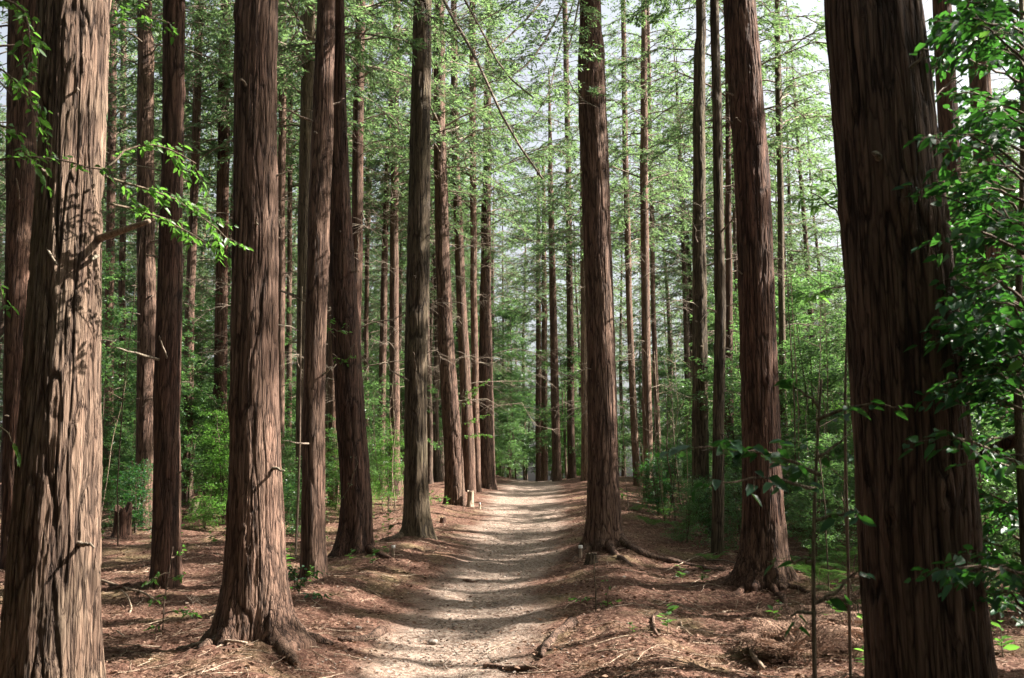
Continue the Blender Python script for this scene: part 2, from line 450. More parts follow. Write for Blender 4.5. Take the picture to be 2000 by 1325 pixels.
tr(BARK_OLIVE, 26, [(80, 1514, 1525), (300, 1516, 1528), (600, 1520, 1533), (900, 1524, 1540)], .1,
   "thin trunk with spreading bare branches in the gap left of the widest trunk", H=19)
tr(BARK_RED, 19, [(0, 1822, 1858), (300, 1838, 1876), (600, 1850, 1890), (900, 1862, 1904)], .1,
   "brown trunk directly right of the widest trunk behind dark leaves")
tr(BARK_RED, 17, [(0, 1886, 1924), (300, 1902, 1942), (600, 1922, 1964), (900, 1935, 1980)], .1,
   "brown trunk among dark leaves near the right edge, rightmost of all the tall trunks")
tr(BARK_GREY, 30, [(0, 212, 228), (300, 210, 226), (600, 206, 222), (900, 204, 222)], .1,
   "thin trunk just right of the huge left-edge trunk above its leafy twigs")
tr(BARK_GREY, 34, [(0, 236, 247), (300, 234, 246), (600, 232, 245), (900, 230, 245)], .1,
   "thin trunk second right of the huge left-edge trunk")
tr(BARK_GREY, 27, [(0, 382, 398), (300, 374, 390), (600, 362, 380), (900, 356, 376)], .15,
   "thin dark leaning trunk just right of the dark straight one")
tr(BARK_GREY, 26, [(0, 546, 560), (300, 543, 558), (600, 541, 556), (900, 540, 556)], .1,
   "thin trunk close to the right side of the thick buttressed cedar")
tr(BARK_GREY, 30, [(0, 566, 574), (300, 562, 571), (600, 560, 570), (900, 558, 570)], .1,
   "very thin trunk second right of the thick buttressed cedar")
tr(BARK_GREY, 33, [(120, 764, 772), (300, 752, 762), (600, 742, 756), (900, 738, 752)], .1,
   "thin right-leaning trunk just left of the slim one by the olive mossy trunk", H=18)
tr(BARK_GREY, 36, [(0, 722, 730), (350, 714, 722), (600, 712, 720), (900, 710, 720)], .1,
   "very thin trunk in the gap right of the sunlit trunk behind the curved cedar", H=18)

def tree_axis(t):
    e = t['edges']
    if isinstance(t['base'], tuple):
        p = locate(*t['base']); Y = p[1]
    else:
        p = None; Y = t['base']
    pts, rad = [], []
    for py, a, b in e:
        c = at((a + b) / 2, py, Y)
        l, r = at(a, py, Y), at(b, py, Y)
        pts.append(c); rad.append(np.linalg.norm(r - l) / 2)
    o = np.argsort([q[2] for q in pts]); pts = np.array(pts)[o]; rad = np.array(rad)[o]
    if p is None:
        k = (pts[0] - pts[1]); k = k / abs(k[2])
        b = pts[0] + k * max(0, pts[0][2] - 0)
        b[2] = gz(b[0], b[1])
        if b[2] > pts[0][2]:       # lowest mark already under the ground
            b = np.array([pts[0][0], pts[0][1], pts[0][2]])
            zb = float(gz(b[0], b[1]))
        else: zb = b[2]
    else:
        b = p.copy(); zb = b[2]
    # ground axis: from below the ground to the top
    zs = pts[:, 2]
    good = zs > zb + .05
    zs = np.concatenate([[zb], zs[good]]); xs = np.concatenate([[b[0]], pts[good, 0]]); rs = np.concatenate([[rad[0] if not good.all() else rad[good][0] * 1.03], rad[good]])
    top = zb + t['H']
    if top > zs[-1] + 1.5:
        sl = np.clip((xs[-1] - xs[-2]) / max(zs[-1] - zs[-2], .1), -.08, .08)
        zt = top
        xs = np.append(xs, xs[-1] + sl * .6 * (zt - zs[-1])); rs = np.append(rs, .03); zs = np.append(zs, zt)
    return Y, zb, xs, zs, rs

def smooth1(a, k):
    if k < 3: return a
    p = np.pad(a, k // 2, mode='reflect', reflect_type='odd')
    return np.convolve(p, np.ones(k) / k, 'valid')[:len(a)]

def make_trunk(t, seed, rng):
    Y, zb, xs, zs, rs = tree_axis(t)
    det = t['detail']
    r0 = rs[0]
    top = zs[-1]
    dz = {3: .02, 2: .035, 1: .12}[det]
    ztop_vis = zb + {3: 9.0, 2: 11.0, 1: 8}[det]
    z = np.concatenate([np.arange(zb - .35, min(ztop_vis, top), dz), np.arange(min(ztop_vis, top), top, .4), [top]])
    ds = {3: .007, 2: .014, 1: .035}[det]
    ns = int(np.clip(2 * np.pi * r0 / ds, 12, 300))
    x = np.interp(z, zs, xs); r = np.interp(z, zs, rs)
    k = max(3, int(.9 / dz) | 1)
    x = smooth1(x, k); r = smooth1(r, k)
    x = x + .012 * noise(z * .7, seed, 0, 21); y = Y + .02 * noise(z * .6, seed, 4, 22) * np.clip(z - zb, 0, 1)
    th = np.linspace(0, 2 * np.pi, ns, endpoint=False) + math.pi / 2
    ZZ, TH = np.meshgrid(z, th, indexing='ij')
    h = np.clip(ZZ - zb, 0, 99)
    RR = np.repeat(r[:, None], ns, 1)
    # buttresses
    fl = t['flare']
    lob = np.zeros_like(TH)
    nl = 6
    for i in range(nl):
        a = 2 * np.pi * (i + rng.uniform(-.25, .25)) / nl
        lob += rng.uniform(.5, 1.1) * np.exp(-((np.angle(np.exp(1j * (TH - a)))) / .33) ** 2)
    RR = RR * (1 + fl * .35 * np.exp(-h / .55) + fl * lob * (.85 * np.exp(-h / .17) + .35 * np.exp(-h / .5)))
    cx, sx = np.cos(TH) * RR, np.sin(TH) * RR
    RR = RR * (1 + .035 * noise(cx * 2.2, sx * 2.2, ZZ * .5 + seed * 3, 31))
    if det >= 2:
        for _ in range(16 if det == 3 else 10):
            zk, tk, sk = zb + rng.uniform(.5, 8.5), rng.uniform(0, 6.28), rng.uniform(.03, .07)
            dth = np.angle(np.exp(1j * (TH - tk))) * r0
            e = (dth / sk) ** 2 + ((ZZ - zk) / (sk * 1.5)) ** 2
            RR = RR + sk * .45 * np.exp(-e) - sk * .5 * np.exp(-e * 6)
        q = r0 / .25
        fq = 17.0 if det == 3 else 15.0
        w = .38 * noise(cx * 4, sx * 4, ZZ * 1.2 + seed, 41)
        n1 = noise(cx * fq + w, sx * fq + w, ZZ * 1.5 + seed * 7, 42)
        n2 = noise(cx * fq * 2.3 + w * 2, sx * fq * 2.3, ZZ * 3.2 + seed * 5, 43)
        n3 = noise(cx * fq * 1.1 + w * 2, sx * fq * 1.1 - w, ZZ * 3.4 + seed * 9, 44)
        g1 = np.exp(-(n1 / .10) ** 2); g2 = np.exp(-(n2 / .12) ** 2)
        tt = (n3 * .5 + .5) * 4; st = np.floor(tt) + np.clip((tt - np.floor(tt) - .8) / .2, 0, 1)
        amp = min(1.0, q) * (.56 if det == 3 else .6) * (1.35 if t['mat'] in (BARK_PALE,) else 1.0)
        CR = np.clip(g1 + .5 * g2, 0, 1)
        RR = RR + amp * (-.020 * g1 - .008 * g2 + .0065 * (st - 2) + .004 * noise(cx * 60, sx * 60, ZZ * 9, 45))
    V = np.stack([x[:, None] + np.cos(TH) * RR, np.broadcast_to(np.asarray(y)[:, None], RR.shape) + np.sin(TH) * RR, ZZ], -1)
    base = np.array([x[np.searchsorted(z, zb)], Y, zb])
    mb = MB()
    n = len(z); i = np.arange(n - 1)[:, None] * ns; j = np.arange(ns)[None]; kk = (j + 1) % ns
    mb.add(V - base, np.stack([i + j, i + kk, i + ns + kk, i + ns + j], -1).reshape(-1, 4))
    t['axis'] = (Y, zb, xs, zs, rs); t['base_pt'] = base; t['r0'] = r0
    me = mb.mesh("trunk", t['mat'], True)
    if det >= 2:
        me.attributes.new("crack", 'FLOAT', 'POINT').data.foreach_set("value", CR.astype(np.float32).ravel())
    return me

# ---------------------------------------------------------------- crowns of the conifers
def con_branch(wood, leaf, rng, p0, az, L, rise, droop, leafy, lsize=1.0, r0=None, dens=1.0):
    n = 7
    s = np.linspace(0, 1, n)
    wob = rng.normal(0, .05, (n, 3)) * L * s[:, None]
    d = np.array([math.cos(az), math.sin(az), 0])
    P = p0 + d * (L * s)[:, None] + np.array([0, 0, 1.0]) * (L * (rise * s - droop * s * s))[:, None] + wob
    r0 = r0 or (.006 + .008 * L)
    wood.tube(P, r0 * (1 - .8 * s), 4, False)
    nt = int(L / .13)
    side = np.array([-d[1], d[0], 0])
    u = rng.uniform(.22 if leafy else .15, 1, nt)
    for k, ui in enumerate(u):
        b = np.array([np.interp(ui, s, P[:, c]) for c in range(3)])
        sg = 1 if k % 2 else -1
        l = L * .34 * (1.15 - ui) + .12
        tv = unit(d * rng.uniform(.5, 1.1) + side * sg * rng.uniform(.5, 1.1) + np.array([0, 0, rng.uniform(-.6, .35)]))
        m = np.linspace(0, 1, 4)
        Q = b + tv * (l * m)[:, None] + np.array([0, 0, -1.0]) * (.18 * l * m * m)[:, None]
        if l > .22 or not leafy: wood.tube(Q, np.maximum(r0 * .35 * (1 - .7 * m), .0018), 3, False)
        if leafy:
            k2 = int((6 + l * 26) * dens)
            uu = rng.uniform(.1, 1.05, k2)
            C = b + tv * (l * uu)[:, None] + np.array([0, 0, -1.0]) * (.18 * l * uu * uu)[:, None] + rng.normal(0, .02, (k2, 3))
            sd = np.cross(tv, [0, 0, 1.0])
            D = np.array([0, 0, -.2]) + tv * rng.uniform(.3, 1, k2)[:, None] + sd * (rng.choice([-1, 1], k2) * rng.uniform(.3, 1.1, k2))[:, None] + rng.normal(0, .18, (k2, 3)) + np.array([0, 0, -.15])
            N = np.array([0, 0, 1.0]) + rng.normal(0, .75, (k2, 3))
            leaf.leaves(C, D, N, rng.uniform(.07, .17, k2) * lsize, rng.uniform(.022, .045, k2) * lsize, .1)
    return P

def make_crown(seed, H=21.0, zb=9.0, Lmax=2.6, nb=70, dens=.92):
    rng = np.random.default_rng(seed)
    w, l = MB(), MB()
    az = rng.uniform(0, 6.28)
    for i in range(nb):
        t = (i + rng.uniform(0, 1)) / nb
        z = zb + (H - zb - .2) * t
        az += 2.4 + rng.normal(0, .3)
        L = (Lmax * (1 - t) ** .7 + .35) * rng.uniform(.6, 1.15) * (.65 + .35 * min(1, t * 5))
        con_branch(w, l, rng, np.array([0, 0, z]), az, L, .45 - .1 * t + rng.uniform(-.35, .35), .4 + rng.uniform(-.1, .35), True, dens=dens)
    return w.mesh("limbs", WOOD), l.mesh("crown", CON_LEAF)

def make_dead(seed):
    """one bare branch: main limb, forks and twigs grown out of it as one connected tube tree"""
    rng = np.random.default_rng(seed)
    w = MB()
    con_branch(w, None, rng, np.array([0, 0, 0]), 0.0, rng.uniform(1.1, 2.6), rng.uniform(.1, .6), rng.uniform(.2, .6), False, r0=.014)
    return w.mesh("dead_branch", WOOD)

CROWNS = [make_crown(100 + i, zb=[9, 7.5, 10, 6.5, 8.5][i], Lmax=[3.2, 2.8, 3.5, 2.6, 3.3][i], nb=60) for i in range(5)]
HIGHCROWNS = [make_crown(110 + i, zb=[12.5, 14, 11.5][i], Lmax=[2.6, 3.0, 2.4][i], nb=[30, 24, 32][i], dens=2.4) for i in range(3)]
LOWCROWNS = [make_crown(120 + i, zb=[2.0, 3.5, 1.2][i], Lmax=[2.8, 3.2, 3.0][i], nb=120) for i in range(3)]
DEADS = [make_dead(200 + i) for i in range(7)]
def dead_branches(root, rng, n, z0, z1, dx=None):
    for k in range(n):
        z = z0 + (z1 - z0) * (k + rng.uniform()) / n
        c = obj('dead_branch', DEADS[int(rng.integers(0, 7))], root, loc=((dx(z) if dx else 0), 0, z))
        c.rotation_euler = (0, 0, rng.uniform(0, 6.28)); q = rng.uniform(.6, 1.3); c.scale = (q, q, q)

for px_, py_, mh_, mr_ in ((1182, 1066, .12, .8), (1490, 1140, .24, .6), (497, 1248, .05, .8)):
    p_ = locate(px_, py_); MOUNDS.append((p_[0], p_[1] + .1, mh_, mr_))

rngT = np.random.default_rng(7)
TREES = []
for i, t in enumerate(T):
    me = make_trunk(t, i + 1, rngT)
    root = obj(t['kind'], None, loc=t['base_pt'], label=t['label'], cat='tree', group=t['group'])
    obj('trunk', me, root)
    Y, zb, xs, zs, rs = t['axis']; b = t['base_pt']
    H = zs[-1] - zb
    if t['crown']:
        wv, lv = CROWNS[(0, 2, 4)[i % 3]] if (Y > 22 or b[0] < -2.2) else HIGHCROWNS[i % 3]
        dx = np.interp(zb + 8, zs, xs) - b[0]; sl = (xs[-1] - np.interp(zb + 8, zs, xs)) / max(H - 8, 1)
        s = H / 21.0
        for nm, me2 in (('limbs', wv), ('crown', lv)):
            c = obj(nm, me2, root, loc=(dx - sl * 8, 0, 0)); c.rotation_euler = (0, math.atan(sl), 0); c.scale = (s, s, s)
            if nm == 'limbs' : pass
        if Y > 19:
            dead_branches(root, rngT, 12, 2.5, 10.5, lambda z: float(np.interp(zb + z, zs, xs)) - b[0])
    TREES.append(root); t['root'] = root
    if Y < 22:
        for k in range(5 if t['detail'] == 3 else 7):
            z = rngT.uniform(1.2, 8.0); a = rngT.uniform(-math.pi, .2)
            x_ = np.interp(zb + z, zs, xs) - b[0]; r_ = np.interp(zb + z, zs, rs) * .96
            L_ = rngT.uniform(.05, .22) if (k % 3 or t['detail'] == 3) else rngT.uniform(.3, .9)
            q = np.linspace(0, 1, 7); d_ = np.array([math.cos(a), math.sin(a), rngT.uniform(-.1, .5)])
            P_ = np.array([x_ + math.cos(a) * r_, math.sin(a) * r_, z]) + d_ * (L_ * q)[:, None] + np.array([0, 0, 1.0]) * (L_ * rngT.uniform(-.3, .2) * q * q)[:, None] + rngT.normal(0, .012, (7, 3)) * q[:, None]
            mb = MB(); mb.tube(P_, (.007 + .009 * rngT.uniform()) * (1.5 - 1.0 * q), 7)
            obj('branch_stub', mb.mesh("branch_stub", WOOD, True), root)

for t in T:      # litter banked up round the feet of the near trees
    if t['axis'][0] < 22: MOUNDS.append((t['base_pt'][0], t['base_pt'][1], .055, t['r0'] * 2.6))

# ---------------------------------------------------------------- scattered conifers
def plain_trunk(seed, r=.14, H=20.5):
    rng = np.random.default_rng(seed)
    z = np.concatenate([np.linspace(-.4, 1, 10), np.linspace(1.3, H, 40)])
    ns = 16
    th = np.linspace(0, 2 * np.pi, ns, endpoint=False)
    ZZ, TH = np.meshgrid(z, th, indexing='ij')
    rr = np.interp(z, [-.4, 0, .4, 2, H], [r * 1.7, r * 1.5, r * 1.2, r, .02])
    RR = rr[:, None] * (1 + .06 * noise(np.cos(TH) * 2, np.sin(TH) * 2, ZZ * 1.5 + seed, 3) + .3 * np.exp(-np.clip(ZZ, 0, 9) / .2) * np.cos(TH * 5 + seed) * .5)
    bx = .18 * noise(z * .12, seed, 0, 9) * np.clip(z / 4, 0, 1); by = .18 * noise(z * .12, seed, 5, 9) * np.clip(z / 4, 0, 1)
    V = np.stack([bx[:, None] + np.cos(TH) * RR, by[:, None] + np.sin(TH) * RR, ZZ], -1)
    mb = MB(); n = len(z); i = np.arange(n - 1)[:, None] * ns; j = np.arange(ns)[None]; k = (j + 1) % ns
    mb.add(V, np.stack([i + j, i + k, i + ns + k, i + ns + j], -1).reshape(-1, 4))
    return mb.mesh("trunk", BARK_FAR, True)
PT = [plain_trunk(300 + i, r=[.13, .16, .11, .18, .14][i]) for i in range(5)]
taken = [(t['base_pt'][0], t['base_pt'][1]) for t in T]
def free(x, y, dmin):
    return all((x - a) ** 2 + (y - b) ** 2 > dmin * dmin for a, b in taken)
def conifer(x, y, rng, label, group, crown=True, s=None, dead=True, low=False, high=False):
    i = int(rng.integers(0, 5))
    s = s or rng.uniform(.85, 1.08)
    root = obj('cypress_tree', None, loc=(x, y, float(gz(x, y))), label=label, cat='tree', group=group)
    root.rotation_euler = (R(rng.normal(0, 1.2)), R(rng.normal(0, 1.2)), rng.uniform(0, 6.28)); root.scale = (s, s, s)
    obj('trunk', PT[i], root)
    wv, lv = LOWCROWNS[int(rng.integers(0, 3))] if low else CROWNS[int(rng.integers(0, 5))]
    if high: wv, lv = HIGHCROWNS[int(rng.integers(0, 3))]
    if crown:
        a = rng.uniform(0, 6.28)
        for nm, me2 in (('limbs', wv), ('crown', lv)):
            c = obj(nm, me2, root); c.rotation_euler = (0, 0, a)
    if dead and not low: dead_branches(root, rng, 7, 3.0, 9.5)
    taken.append((x, y))
rng = np.random.default_rng(11)
cnt = 0; tries = 0
while cnt < 195 and tries < 12000:
    tries += 1
    y = 26 + 62 * rng.uniform() ** .8
    x = rng.uniform(-.56, .56) * y
    px = 1000 + F * x / y
    u = float(path_u(x, y))
    if abs(u) < 2.0 + (y > 40) * .8 and y < 70: continue
    if px > 960 and y < 40: continue
    if px > 1150 and rng.uniform() < .5: continue
    if not free(x, y, 1.45): continue
    if px < 960 and y < 34 and rng.uniform() < .4: continue
    side = 'left' if u < 0 else 'right'
    if y < 50: lab, grp = f"thin cypress in the middle of the stand {side} of the path, sunlit in patches", f"thin trunks of the middle stand {side} of the path"
    else: lab, grp = f"distant slender cypress at the back of the stand {side} of the path", f"distant trunks behind the stand {side} of the path"
    conifer(x, y, rng, lab, grp, low=(y > 48 and rng.uniform() < .55) or (px > 1150 and y > 34 and rng.uniform() < .35))
    cnt += 1
# trees just outside the frame on the sunny side: their trunks and crowns throw the bands of shade
rng = np.random.default_rng(23)
cnt = 0; tries = 0
while cnt < 46 and tries < 6000:
    tries += 1
    x = rng.uniform(4.5, 30); y = rng.uniform(-4, 40)
    if x > 12.5 and rng.uniform() < .8: continue
    if y > 22 and rng.uniform() < .6: continue
    if x < .56 * y + 1.2: continue
    if not free(x, y, 1.7): continue
    conifer(x, y, rng, "slender cypress of the same stand just beyond the right edge of the photo", "trees beyond the right edge", dead=True, high=True, s=(1.3 if x < 13 else None))
    cnt += 1
rng = np.random.default_rng(29)  # unseen low-crowned trees added around the camera to cut sky light
for x, y in ((-4.5, 1.5), (-3.6, -1.5), (0.5, -5.5), (3, -2), (-8, 6), (-10.5, 12), (-13, 18), (-18, 16), (-16, 10), (-7, -5), (-22, 7), (-6.5, 0), (-16, 0), (-12, 4), (-20, 12), (-24, 18), (-6, -11), (1, -12), (5, -14), (12, -4), (-13, -5), (-19, -2), (-17, 20), (-2, -3.5), (-26, 26), (-8, 3), (-11, 9), (-5, -4), (-14, 14), (3.5, -5), (-2.5, -8), (8, -9), (-17, 6), (-9, -8)):
    conifer(x, y, rng, "slender cypress added unseen beside and behind the camera to cut sky light", "added sky-blocking trees around the viewpoint", dead=False, low=True)

# ---------------------------------------------------------------- understorey broadleaf trees and shrubs
def broad_tree(seed, H, spread, n_stems, leafmat_, leaf_len, n_leaf, low=.15, layer=True):
    rng = np.random.default_rng(seed)
    w, l = MB(), MB()
    tips = []
    for s in range(n_stems):
        a = rng.uniform(0, 6.28); ln_ = H * rng.uniform(.7, 1)
        n = 9; m = np.linspace(0, 1, n)
        lean = rng.uniform(.05, .25) * spread
        P = np.stack([np.cos(a) * lean * m ** 1.3 * 1.5, np.sin(a) * lean * m ** 1.3 * 1.5, ln_ * m - .1], -1) + rng.normal(0, .03, (n, 3)) * H * .15 * m[:, None]
        w.tube(P, (.008 + .006 * H) * (1 - .8 * m), 5, False)
        nbr = int(H * 7)
        for k in range(nbr):
            u = low + (1 - low) * rng.uniform() ** .8
            b = np.array([np.interp(u, m, P[:, c]) for c in range(3)])
            az = rng.uniform(0, 6.28)
            L = spread * rng.uniform(.35, 1.0) * (1.15 - .6 * u)
            q = np.linspace(0, 1, 5)
            d = np.array([math.cos(az), math.sin(az), rng.uniform(.0, .5)])
            Q = b + d * (L * q)[:, None] + np.array([0, 0, -.15 * L]) * (q * q)[:, None] + rng.normal(0, .03, (5, 3)) * L
            w.tube(Q, (.003 + .004 * L) * (1 - .7 * q), 3, False)
            for e in range(int(4 + L * 5)):
                uu = rng.uniform(.25, 1)
                c = np.array([np.interp(uu, q, Q[:, cc]) for cc in range(3)])
                tips.append(c + rng.normal(0, 1, 3) * np.array([.11, .11, .04]) * (1 + L * .4))
    tips = np.array(tips)
    per = max(1, n_leaf // len(tips))
    C = np.repeat(tips, per, 0) + rng.normal(0, .06, (len(tips) * per, 3)) * np.array([1, 1, .5])
    k = len(C)
    az = rng.uniform(0, 6.28, k)
    D = np.stack([np.cos(az), np.sin(az), rng.normal(-.1, .3, k)], -1)
    N = np.array([0, 0, 1.0]) + rng.normal(0, .45, (k, 3))
    l.leaves(C, D, N, leaf_len * rng.uniform(.6, 1.2, k), leaf_len * rng.uniform(.3, .45, k), .2, oval=leaf_len > .075, droop=.12)
    return w.mesh("stem", STEM), l.mesh("foliage", leafmat_)

BT = [broad_tree(400, 5.0, 1.7, 2, BROAD_LEAF, .085, 8500), broad_tree(401, 4.2, 1.5, 3, BROAD_LEAF, .08, 7500),
      broad_tree(402, 6.2, 1.8, 2, BROAD_LEAF, .09, 12000), broad_tree(403, 3.2, 1.2, 3, BRIGHT_LEAF, .075, 6000), broad_tree(404, 8.5, 2.2, 2, BROAD_LEAF, .10, 17000, .25)]
SH = [broad_tree(410, 1.5, .7, 4, BROAD_LEAF, .06, 3500, .1), broad_tree(411, 1.0, .55, 4, BRIGHT_LEAF, .055, 2200, .1),
      broad_tree(412, 2.0, .8, 5, DARK_LEAF, .06, 4000, .1)]
def plant(proto, x, y, s, rng, name, label, cat, group):
    root = obj(name, None, loc=(x, y, float(gz(x, y)) - .02), label=label, cat=cat, group=group)
    root.rotation_euler = (R(rng.normal(0, 3)), R(rng.normal(0, 3)), rng.uniform(0, 6.28)); root.scale = (s, s, s * rng.uniform(.9, 1.15))
    obj('stem', proto[0], root); obj('foliage', proto[1], root)
    return root
rng = np.random.default_rng(31)
pl = []
def scatter(n, ymin, ymax, pxa, pxb, protos, smin, smax, name, label, cat, group, dmin=1.0, umin=2.6):
    c = tr_ = 0
    while c < n and tr_ < 4000:
        tr_ += 1
        y = rng.uniform(ymin, ymax); px = rng.uniform(pxa, pxb); x = (px - 1000) / F * y
        if abs(float(path_u(x, y))) < umin: continue
        if any((x - a) ** 2 + (y - b) ** 2 < dmin ** 2 for a, b in pl): continue
        plant(protos[int(rng.integers(0, len(protos)))], x, y, rng.uniform(smin, smax), rng, name, label, cat, group)
        pl.append((x, y)); c += 1
g1 = "evergreen understorey trees left of the path"; g2 = "evergreen understorey trees right of the path"; g3 = "understorey trees beyond the crest"
scatter(9, 17, 26, 1850, 2120, [BT[4], BT[2]], .9, 1.15, 'evergreen_tree', "tall glossy-leaved evergreen behind the brown trunks near the right edge", 'small tree', "tall evergreens near the right edge", 1.2, 3)
scatter(9, 22, 28, 185, 460, [BT[3], BT[1], BT[0], BT[2]], .6, 1.0, 'evergreen_tree', "airy young evergreen in the gap between the left-hand trunks", 'small tree', "young evergreens between the left-hand trunks", 1.1, 3.0)
scatter(7, 22, 27, 545, 790, [BT[3], BT[1]], .5, .75, 'evergreen_tree', "young evergreen seen low behind the curved cedar and its neighbours", 'small tree', "young evergreens behind the curved cedar", 1.0, 2.6)
scatter(34, 27, 46, 150, 940, BT, .75, 1.05, 'evergreen_tree', "small glossy-leaved evergreen of the understorey left of the path", 'small tree', g1, 1.7, 3.0)
scatter(50, 21, 46, 1215, 2080, BT, .8, 1.25, 'evergreen_tree', "small glossy-leaved evergreen of the understorey right of the path", 'small tree', g2, 1.6, 3.4)
scatter(9, 11, 16, 1880, 2150, [BT[0], BT[3]], .45, .65, 'evergreen_tree', "leafy evergreen close behind the dark-leaved tree at the right edge", 'small tree', "evergreens at the right edge", .9, 2)
scatter(15, 15, 22, 1560, 2080, [BT[0], BT[1], BT[1], BT[3]], .5, .75, 'evergreen_tree', "leafy evergreen behind the widest trunk near the right edge", 'small tree', "evergreens behind the widest trunk", 1.3, 3)
scatter(46, 47, 80, 250, 1800, BT, .9, 1.5, 'evergreen_tree', "far small evergreen seen low between the trunks beyond the crest", 'small tree', g3, 2.0, 0.9)
scatter(14, 57, 66, 930, 1180, BT, 1.1, 1.5, 'evergreen_tree', "far small evergreen closing the view at the end of the path", 'small tree', "trees closing the end of the path", 1.3, 0)
scatter(22, 20, 34, 180, 900, SH, .7, 1.2, 'shrub', "low leafy shrub on the shaded floor left of the path", 'shrub', 'low shrubs left of the path', .8, 2.4)
scatter(22, 17, 30, 1240, 1700, SH, .7, 1.1, 'shrub', "low leafy shrub on the shaded floor right of the path", 'shrub', 'low shrubs right of the path', .6, 2.6)

rng = np.random.default_rng(36)  # out-of-view evergreens added to shade the right-edge leaves and the ground
for k, (x, y) in enumerate(((4.9, 5.9), (4.3, 4.2), (5.8, 5.0))):
    plant(BT[(0, 2, 4)[k % 3]], x, y, rng.uniform(.7, .85), rng, 'evergreen_tree', "glossy-leaved evergreen added beyond the right edge to shade leaves and ground", 'small tree', "added shading evergreens beyond the right edge")
rng = np.random.default_rng(37)
for k in range(70):          # unseen ring added to block low sky light on the trunks
    a = R(rng.uniform(112, 400)); d = rng.uniform(5.5, 15)
    x, y = d * math.cos(a), d * math.sin(a)
    if y > -1 and abs(x) < .56 * y + 3.5: continue
    if x > 4 and y > 0: continue
    plant(BT[k % 5], x, y, rng.uniform(.9, 1.4), rng, 'evergreen_tree', "small unseen evergreen added around the viewpoint to block low sky light", 'small tree', "added light-blocking evergreens around the viewpoint")

# ---------------------------------------------------------------- the ground sheet
def build_ground():
    def axis(segs):
        out = []
        for a, b, s in segs: out.append(np.arange(a, b, s))
        return np.concatenate(out)
    xs = axis([(-900, -100, 80), (-100, -30, 8), (-30, -12, .8), (-12, -6, .12), (-6, 7, .035), (7, 14, .12), (14, 30, .8), (30, 100, 8), (100, 901, 80)])
    ys = axis([(-300, -20, 28), (-20, 4, 1.0), (4, 14, .035), (14, 24, .05), (24, 40, .1), (40, 60, .3), (60, 120, 2), (120, 1000, 40)])
    X, Y = np.meshgrid(xs, ys)
    Z = gz(X, Y)
    u = path_u(X, Y)
    k = np.clip((50 - np.hypot(X, Y)) / 40, 0, 1)
    offp = np.clip((np.abs(u) - .6) / .8, 0, 1)
    Z = Z + k * .022 * noise(X * 2.6, Y * 3.6, 0, 53)
    Z = Z + k * (.006 * noise(X * 12, Y * 12, 0, 54) + (.006 + .016 * offp) * noise(X * 8, Y * 8, 0, 51) + (.004 + .010 * offp) * noise(X * 19, Y * 19, 0, 52))
    V = np.stack([X, Y, Z], -1).reshape(-1, 3)
    nx, ny = len(xs), len(ys)
    i = np.arange(ny - 1)[:, None] * nx; j = np.arange(nx - 1)[None]
    f = np.stack([i + j, i + j + 1, i + nx + j + 1, i + nx + j], -1).reshape(-1, 4)
    mb = MB(); mb.add(V, f)
    me = mb.mesh("forest_floor", GROUND, True)
    a = me.attributes.new("path", 'FLOAT', 'POINT')
    uu = np.abs(u) + .12 * noise(X * .9, Y * .9, 0, 61)
    a.data.foreach_set("value", np.clip(1.08 - uu * .80, 0, 1).astype(np.float32).ravel())
    obj('ground', me, kind='structure')
build_ground()

